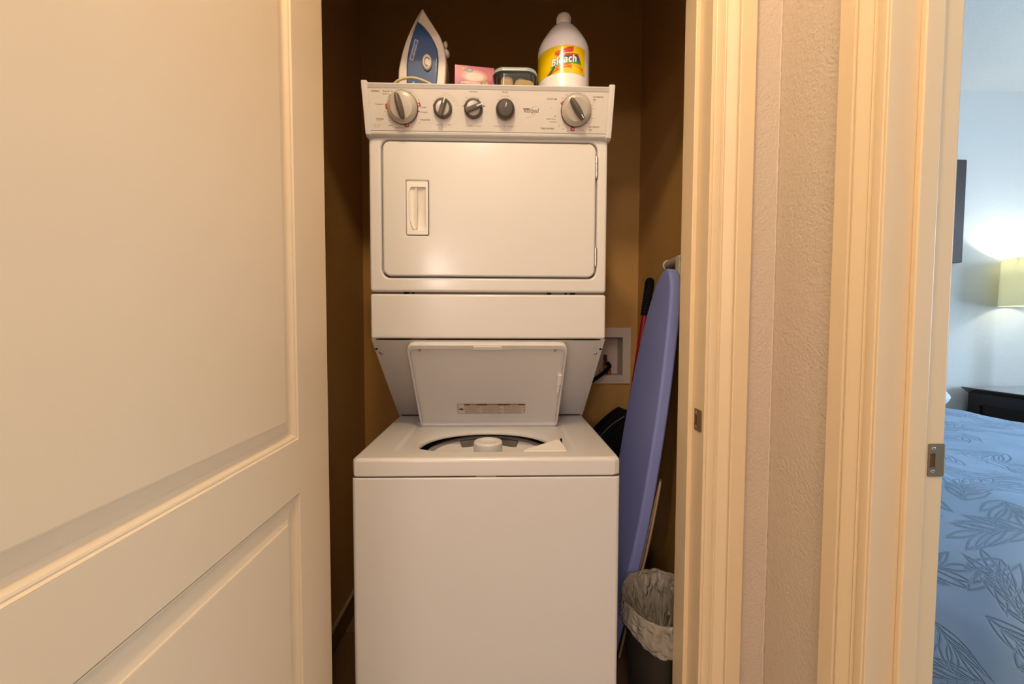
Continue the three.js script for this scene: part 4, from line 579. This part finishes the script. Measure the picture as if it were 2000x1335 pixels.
{ // waste bin with its liner
  const t = thing('waste_bin', 'black plastic waste bin on the tiled floor beside the washer', 'bin');
  const X = 0.506, Z = -1.262;
  mesh('bin_body', lathe([[0, 0.006], [0.086, 0.006], [0.088, 0], [0.091, 0.003], [0.111, 0.345], [0.114, 0.348], [0.114, 0.356], [0.11, 0.356], [0.088, 0.012], [0, 0.012]], X, 0, Z, 64), phys([0.02, 0.017, 0.014], { roughness: 0.45, side: THREE.DoubleSide }), t);
  rebase(t, X, 0, Z);
  const rows = [], n = 160; seed = 21;
  const wav = (a, f, s) => noise.noise(Math.cos(a) * f + s, Math.sin(a) * f, s * 1.7);
  // radius, height, roughness of fold: from the sagging middle up over the rim and down the outside
  const prof = [[0.004, 0.25, 0.0], [0.018, 0.252, 0.014], [0.03, 0.254, 0.024], [0.042, 0.258, 0.03], [0.053, 0.264, 0.034], [0.063, 0.271, 0.034], [0.073, 0.281, 0.03], [0.082, 0.295, 0.024], [0.09, 0.31, 0.018], [0.096, 0.323, 0.012], [0.1, 0.335, 0.008], [0.106, 0.358, 0.004], [0.111, 0.372, 0.003], [0.1165, 0.374, 0.003], [0.1195, 0.366, 0.003], [0.1215, 0.35, 0.004], [0.1225, 0.335, 0.005], [0.1235, 0.32, 0.006], [0.1245, 0.306, 0.006], [0.125, 0.298, 0.005]];
  prof.forEach(([q, y, amp], k) => { const row = []; for (let i = 0; i < n; i++) {
    const a = i / n * 2 * Math.PI, f = wav(a, 4.5, 2 + k * 0.06), h = wav(a, 11, 7 + k * 0.07), l = wav(a, 1.5, 4.1), back = Math.max(0, -Math.cos(a)), out = k >= 11;
    const rr = out ? Math.max(0.1165 + (k > 12 ? 0.003 : -0.004), q + amp * (0.8 + 1.6 * f + 1.2 * h)) : Math.min(0.108, q * (1 + 0.16 * f + 0.1 * h));
    const yy = y + (out ? 0 : amp * (1.3 * f + 1.2 * h + 0.8 * wav(a, 22, 3 + k * 0.1))) + (k >= 8 && k <= 15 ? 0.026 * back : 0) + (k > 8 ? 0.012 * l + 0.006 * f : 0) + (k > 14 ? (0.034 * l + 0.012 * f) * (k - 14) / 5 : 0);
    row.push([X + rr * Math.sin(a), yy, Z + rr * Math.cos(a)]); } rows.push(row); });
  const creases = dataTexture(256, (u, v) => 1 - Math.min(1, 2.6 * Math.abs(wrapNoise(u, v, 5, 6.1) + 0.4 * wrapNoise(u, v, 13, 2.7)))); creases.repeat.set(4, 2);
  const m = mesh('bin_liner', skin(rows, true, 4), phys([0.72, 0.66, 0.58], { transmission: 0.6, thickness: 0, roughness: 0.25, bumpMap: creases, bumpScale: 0.006, side: THREE.DoubleSide, clearcoat: 0.5, clearcoatRoughness: 0.15 }), null);
  m.geometry.translate(-X, 0, -Z); m.position.set(X, 0, Z);
  tag(m, 'crumpled translucent white plastic bag lining and hanging over the bin', 'bag');
}
{ // water outlet box in the back wall, with the hose that runs to the washer
  const t = thing('water_outlet_box', 'white recessed plumbing box with square flange on the back wall', 'outlet box');
  const x0 = 0.425, x1 = 0.608, y0 = 0.952, y1 = 1.214, z = -1.945, ix0 = 0.462, ix1 = 0.570, iy0 = 0.992, iy1 = 1.168;
  const f = rrect(x0, x1, y0, y1, 0.002); f.holes.push(rrect(ix0, ix1, iy0, iy1, 0.003, new THREE.Path()));
  const wh = phys([0.62, 0.53, 0.45], { roughness: 0.5 });
  const fl = mesh('flange', creased(new THREE.ExtrudeGeometry(f, { depth: 0.006, bevelEnabled: true, bevelThickness: 0.0015, bevelSize: 0.0015, bevelOffset: -0.0015, bevelSegments: 2 }).translate(0, 0, z + 0.0015), 0.5), wh, t);
  // a box standing in front of the studs: walls and back of the recess
  mesh('recess', [box(ix0 - 0.003, ix0, iy0, iy1, z - 0.08, z + 0.001), box(ix1, ix1 + 0.003, iy0, iy1, z - 0.08, z + 0.001), box(ix0, ix1, iy1, iy1 + 0.003, z - 0.08, z + 0.001), box(ix0, ix1, iy0 - 0.003, iy0, z - 0.08, z + 0.001), box(ix0 - 0.003, ix1 + 0.003, iy0 - 0.003, iy1 + 0.003, z - 0.083, z - 0.08)], wh, fl);
  const v = mesh('valve', [rod([0.5, 0.995, z - 0.035], [0.5, 1.05, z - 0.035], 0.009), rod([0.5, 1.045, z - 0.04], [0.5, 1.045, z - 0.01], 0.0085), rbox(0.490, 0.510, 1.02, 1.034, z - 0.045, z - 0.024, 0.003, 2)], M.brass, t);
  mesh('valve_lever', rbox(0.4925, 0.507, 1.055, 1.085, z - 0.042, z - 0.026, 0.002, 2), phys([0.015, 0.02, 0.06], { roughness: 0.4 }), v);
  const copper = std([0.5, 0.22, 0.08], { roughness: 0.35, metalness: 1 });
  for (const x of [0.52, 0.468]) mesh('copper_stub', [rod([x, 0.992, z - 0.04], [x, 1.014, z - 0.04], 0.008), new THREE.TorusGeometry(0.008, 0.003, 10, 20).rotateX(1.2).translate(x, 1.006, z - 0.04)], copper, v);
  rebase(t, 0.516, y0, z);
  const h = thing('supply_hose', 'black rubber hose bending from the valve in the plumbing box towards the washer', 'hose');
  const hz = z - 0.012;
  mesh('hose', tube([[0.5, 1.045, z - 0.02], [0.505, 1.044, z + 0.004], [0.508, 1.036, z + 0.018], [0.49, 1.016, z + 0.024], [0.44, 0.979, z + 0.03], [0.39, 0.945, z + 0.035], [0.34, 0.912, z + 0.045], [0.29, 0.88, z + 0.08]], 0.0085, 70, 14), M.black, h);
  mesh('coupling', rod([0.5, 1.045, z - 0.024], [0.5035, 1.0445, z - 0.004], 0.013), M.brass, h);
  rebase(h, 0.5, 0.88, hz);
}
// ------------------------------------------------------------------ bedroom
{ // bed: quilt over mattress; only its near side and part of its top can be seen
  const t = thing('bed', 'bed under a pale blue quilt with leaf stitching, seen through the bedroom doorway', 'bed');
  const stitch = canvasTexture(1024, 1024, (c, W, H) => {
    c.fillStyle = '#b8b8b8'; c.fillRect(0, 0, W, H); let s = 17; const r = () => { s = (s * 16807) % 2147483647; return s / 2147483647; };
    const leafs = [], stem = (x, y, a, bend, n) => { for (let j = 0; j < n; j++) { const nx = x + Math.cos(a) * 46, ny = y + Math.sin(a) * 46; leafs.push([x, y, 54, a, 0]); for (const q of [-1, 1]) leafs.push([x, y, 120 + r() * 90, a + q * (0.42 + 0.2 * r()), 0.11]); x = nx; y = ny; a += bend; } leafs.push([x, y, 150, a, 0.11]); };
    for (let k = 0; k < 16; k++) stem(((k % 4) + r() * 0.7) * W / 4, (Math.floor(k / 4) + r() * 0.7) * H / 4, r() * 6.28, (r() - 0.5) * 0.3, 3 + Math.floor(r() * 3));
    for (const [col, lw] of [['#a4a4a4', 16], ['#8c8c8c', 9], ['#5e5e5e', 3.5]]) { c.strokeStyle = col; c.lineWidth = lw; for (const [x, y, len, a, w] of leafs) for (const ox of [-W, 0, W]) for (const oy of [-H, 0, H]) { if (Math.abs(x + ox - W / 2) > W / 2 + 230 || Math.abs(y + oy - H / 2) > H / 2 + 230) continue; c.save(); c.translate(x + ox, y + oy); c.rotate(a); c.beginPath(); c.moveTo(0, 0); c.quadraticCurveTo(len * 0.5, -len * w * 2, len, 0); if (w) c.quadraticCurveTo(len * 0.5, len * w * 2, 0, 0); c.stroke(); c.restore(); } }
  }, false);
  const quilt = std([0.35, 0.5, 0.72], { roughness: 0.9, bumpMap: stitch, bumpScale: 0.015 }); stitch.repeat.set(1.35, 1.35);
  const rows = [], n = 130, mN = 110;
  for (let i = 0; i <= n; i++) {
    const d = 2.68 - (2.68 - 0.72) * i / n, row = [];
    const k = Math.min(1, Math.max(0, (1.31 - d) / 0.045)), step = k * k * (3 - 2 * k);
    for (let j = 0; j <= mN; j++) {
      let x, y; const u = j / mN;
      if (u < 0.55) { x = 2.93 - (2.93 - 1.52) * (u / 0.55); y = 0.705; }
      else if (u < 0.72) { const a = (u - 0.55) / 0.17 * Math.PI / 2; x = 1.52 - 0.15 * Math.sin(a); y = 0.705 - 0.15 * (1 - Math.cos(a)) - 0.02 * Math.sin(a); }
      else { x = 1.37; y = 0.535 - (u - 0.72) / 0.28 * 0.46; }
      const side = Math.min(1, Math.max(0, (u - 0.6) / 0.2));
      x -= side * (0.05 * step + 0.024 * noise.noise(d * 6, y * 2.5, 3) + 0.02 * Math.max(0, 0.55 - y) );
      y += 0.010 * noise.noise(x * 3.2, d * 3.2, 1.5) * (1 - side) + 0.006 * noise.noise(x * 9, d * 9, 5) * (1 - side);
      if (u < 0.04) y -= 0.02 * (1 - u / 0.04);
      row.push([x, y, -d]);
    }
    rows.push(row);
  }
  mesh('quilt', skin(rows, false, 4, (p, i, j) => [i / n * 1.96, j / mN * 2.6]), quilt, t);
  mesh('mattress', rbox(1.43, 2.9, 0.3, 0.66, -2.67, -0.78, 0.05, 4), std([0.7, 0.7, 0.7]), t);
  mesh('bed_base', rbox(1.46, 2.88, 0.05, 0.3, -2.66, -0.8, 0.01, 2), std([0.05, 0.04, 0.035]), t);
  mesh('headboard', rbox(1.40, 2.8, 0.05, 0.75, -2.715, -2.68, 0.01, 2), std([0.02, 0.012, 0.009], { roughness: 0.4 }), t);
  rebase(t, 2.15, 0, -1.7);
  const p = new THREE.SphereGeometry(1, 40, 24), q = p.attributes.position;
  for (let i = 0; i < q.count; i++) { const x = q.getX(i), y = q.getY(i), z = q.getZ(i), e = (v) => Math.sign(v) * Math.abs(v) ** 0.55; q.setXYZ(i, e(x) * 0.33, y * 0.085 * (1 - 0.55 * Math.max(Math.abs(x), Math.abs(z)) ** 4) + 0.008 * noise.noise(x * 4, y * 4, z * 4), e(z) * 0.16); }
  p.computeVertexNormals(); const m = mesh('pillow', p, std([0.8, 0.82, 0.85], { roughness: 0.9 }), null); m.position.set(2.375, 0.80, -2.5); m.rotation.y = 0.08; tag(m, 'white pillow at the head of the blue bed', 'pillow');
}
{
  const t = thing('nightstand', 'dark brown wooden nightstand with panelled side standing beyond the bed', 'nightstand');
  const wood = phys([0.018, 0.011, 0.009], { roughness: 0.35, bumpMap: fineGrain, bumpScale: 0.0003 });
  const x0 = 3.1, x1 = 3.72, z0 = -2.68, z1 = -2.16, y = 0.79;
  mesh('top_slab', along([[-0.045, 0.034], [0.64, 0.034], [0.64, 0.028], [0.6, 0], [-0.005, 0], [-0.045, 0.028]], [x0, y, z0 - 0.004], [1, 0, 0], [0, 1, 0], z1 - z0 + 0.035, 0.001), phys([0.035, 0.024, 0.02], { roughness: 0.2, clearcoat: 1, clearcoatRoughness: 0.06 }), t);
  mesh('carcass', box(x0 + 0.012, x1, 0.06, y, z0, z1), wood, t);
  for (const [a, b] of [[z0, z0 + 0.07], [z1 - 0.07, z1]]) mesh('post', rbox(x0, x0 + 0.03, 0, y, a, b, 0.002, 1), wood, t);
  mesh('rail', rbox(x0, x0 + 0.02, y - 0.075, y, z0 + 0.07, z1 - 0.07, 0.002, 1), wood, t); mesh('rail', rbox(x0, x0 + 0.02, 0.07, 0.15, z0 + 0.07, z1 - 0.07, 0.002, 1), wood, t);
  rebase(t, (x0 + x1) / 2, 0, (z0 + z1) / 2);
  const L = thing('table_lamp', 'lit table lamp with pale drum shade standing on the dark nightstand', 'lamp');
  const X = 3.375, Z = -2.515, s0 = 1.352, s1 = 1.648;
  mesh('lamp_base', lathe([[0, 0.824], [0.06, 0.824], [0.062, 0.832], [0.025, 0.845], [0.014, 0.9], [0.02, 1.0], [0.022, 1.06], [0.016, 1.14], [0.012, 1.18], [0.01, 1.46], [0, 1.46]], X, 0, Z, 40), phys([0.06, 0.05, 0.045], { roughness: 0.3 }), L);
  mesh('lamp_shade', lathe([[0.195, s0], [0.19, s1], [0.188, s1], [0.193, s0], [0.195, s0]], X, 0, Z, 64), phys([0.95, 0.93, 0.7], { transmission: 0.36, thickness: 0, roughness: 1, side: THREE.DoubleSide }), L);
  mesh('light_bulb', new THREE.SphereGeometry(0.032, 24, 16).translate(X, 1.5, Z), std([1, 1, 1], { emissive: new THREE.Color().setRGB(...BED_LAMP.color), emissiveIntensity: 6 }), L);
  mesh('shade_spider', [rod([X - 0.19, s1 - 0.03, Z], [X + 0.19, s1 - 0.03, Z], 0.002), rod([X, s1 - 0.03, Z - 0.188], [X, s1 - 0.03, Z + 0.188], 0.002), rod([X, 1.45, Z], [X, s1 + 0.02, Z], 0.003)], M.chrome, L);
  const pl = new THREE.PointLight(new THREE.Color().setRGB(...BED_LAMP.color), BED_LAMP.cd); pl.position.set(X, 1.5, Z); pl.castShadow = true; pl.shadow.radius = 1.4; scene.add(pl);
  // the bulb's opaque foot sends most of its light upwards
  const sl = new THREE.SpotLight(new THREE.Color().setRGB(...BED_LAMP.color), BED_LAMP.up, 0, 1.4, 0.5); sl.position.set(X, 1.5, Z); sl.target.position.set(X, 2.5, Z); sl.castShadow = true; sl.shadow.radius = 1.4; scene.add(sl, sl.target);
  rebase(L, X, 0.824, Z);
  const F = thing('framed_picture', 'dark framed picture hanging on the bedroom wall above the bed', 'picture');
  const f = rrect(2.17, 3.02, 1.638, 2.30, 0.008); f.holes.push(rrect(2.31, 2.88, 1.775, 2.163, 0.012, new THREE.Path()));
  mesh('frame', creased(new THREE.ExtrudeGeometry(f, { depth: 0.03, bevelEnabled: true, bevelThickness: 0.003, bevelSize: 0.003, bevelOffset: -0.003, bevelSegments: 2 }).translate(0, 0, -2.716), 0.5), phys([0.05, 0.038, 0.036], { roughness: 0.5 }), F);
  mesh('picture_sheet', box(2.29, 2.90, 1.76, 2.18, -2.716, -2.705), std([0.4, 0.42, 0.45]), F);
  rebase(F, 2.595, 1.638, -2.72);
}
// ------------------------------------------------------------------ ceiling lights of the hall (outside the frame, seen in reflections)
function ceilingLight(cfg, label, r) {
  const [x, , z] = cfg.at, t = thing('ceiling_light', label, 'light');
  mesh('mounting_plate', lathe([[0, TOP - 0.012], [r * 0.7, TOP - 0.012], [r * 0.72, TOP]], x, 0, z, 40), M.nickel, t);
  mesh('glass_dome', lathe([[0, TOP - 0.13], [r * 0.5, TOP - 0.118], [r * 0.85, TOP - 0.07], [r, TOP - 0.012]], x, 0, z, 48), std([0.9, 0.88, 0.85], { emissive: new THREE.Color().setRGB(...cfg.color), emissiveIntensity: cfg.glow ?? 4, side: THREE.DoubleSide }), t);
  const l = new THREE.PointLight(new THREE.Color().setRGB(...cfg.color), cfg.cd); l.position.set(...cfg.at).setY(TOP - 0.09); l.castShadow = true; l.shadow.radius = 3; l.shadow.mapSize.set(1024, 1024); scene.add(l);
  rebase(t, x, TOP, z);
}
ceilingLight(HALL_LIGHT, 'round glass ceiling light just in front of the laundry closet', 0.15);
ceilingLight(REAR_LIGHT, 'round glass ceiling light in the middle of the hall', 0.15);
{
  const t = thing('floor_lamp', 'slim floor lamp with a glowing glass globe at the far end of the hall', 'lamp'), [x, y, z] = FLOOR_LAMP.at;
  mesh('base', lathe([[0, 0], [0.14, 0], [0.14, 0.012], [0.03, 0.025], [0, 0.025]], x, 0, z, 40), M.nickel, t);
  mesh('pole', rod([x, 0.02, z], [x, y - 0.2, z], 0.011), M.nickel, t);
  mesh('globe_shade', new THREE.SphereGeometry(0.22, 40, 24).translate(x, y, z), std([0.9, 0.88, 0.85], { emissive: new THREE.Color().setRGB(...FLOOR_LAMP.color), emissiveIntensity: 2.5 }), t);
  const l = new THREE.PointLight(new THREE.Color().setRGB(...FLOOR_LAMP.color), FLOOR_LAMP.cd); l.position.set(x, y, z); l.castShadow = true; l.shadow.radius = 10; scene.add(l);
  rebase(t, x, 0, z);
}
renderer.render(scene, camera);
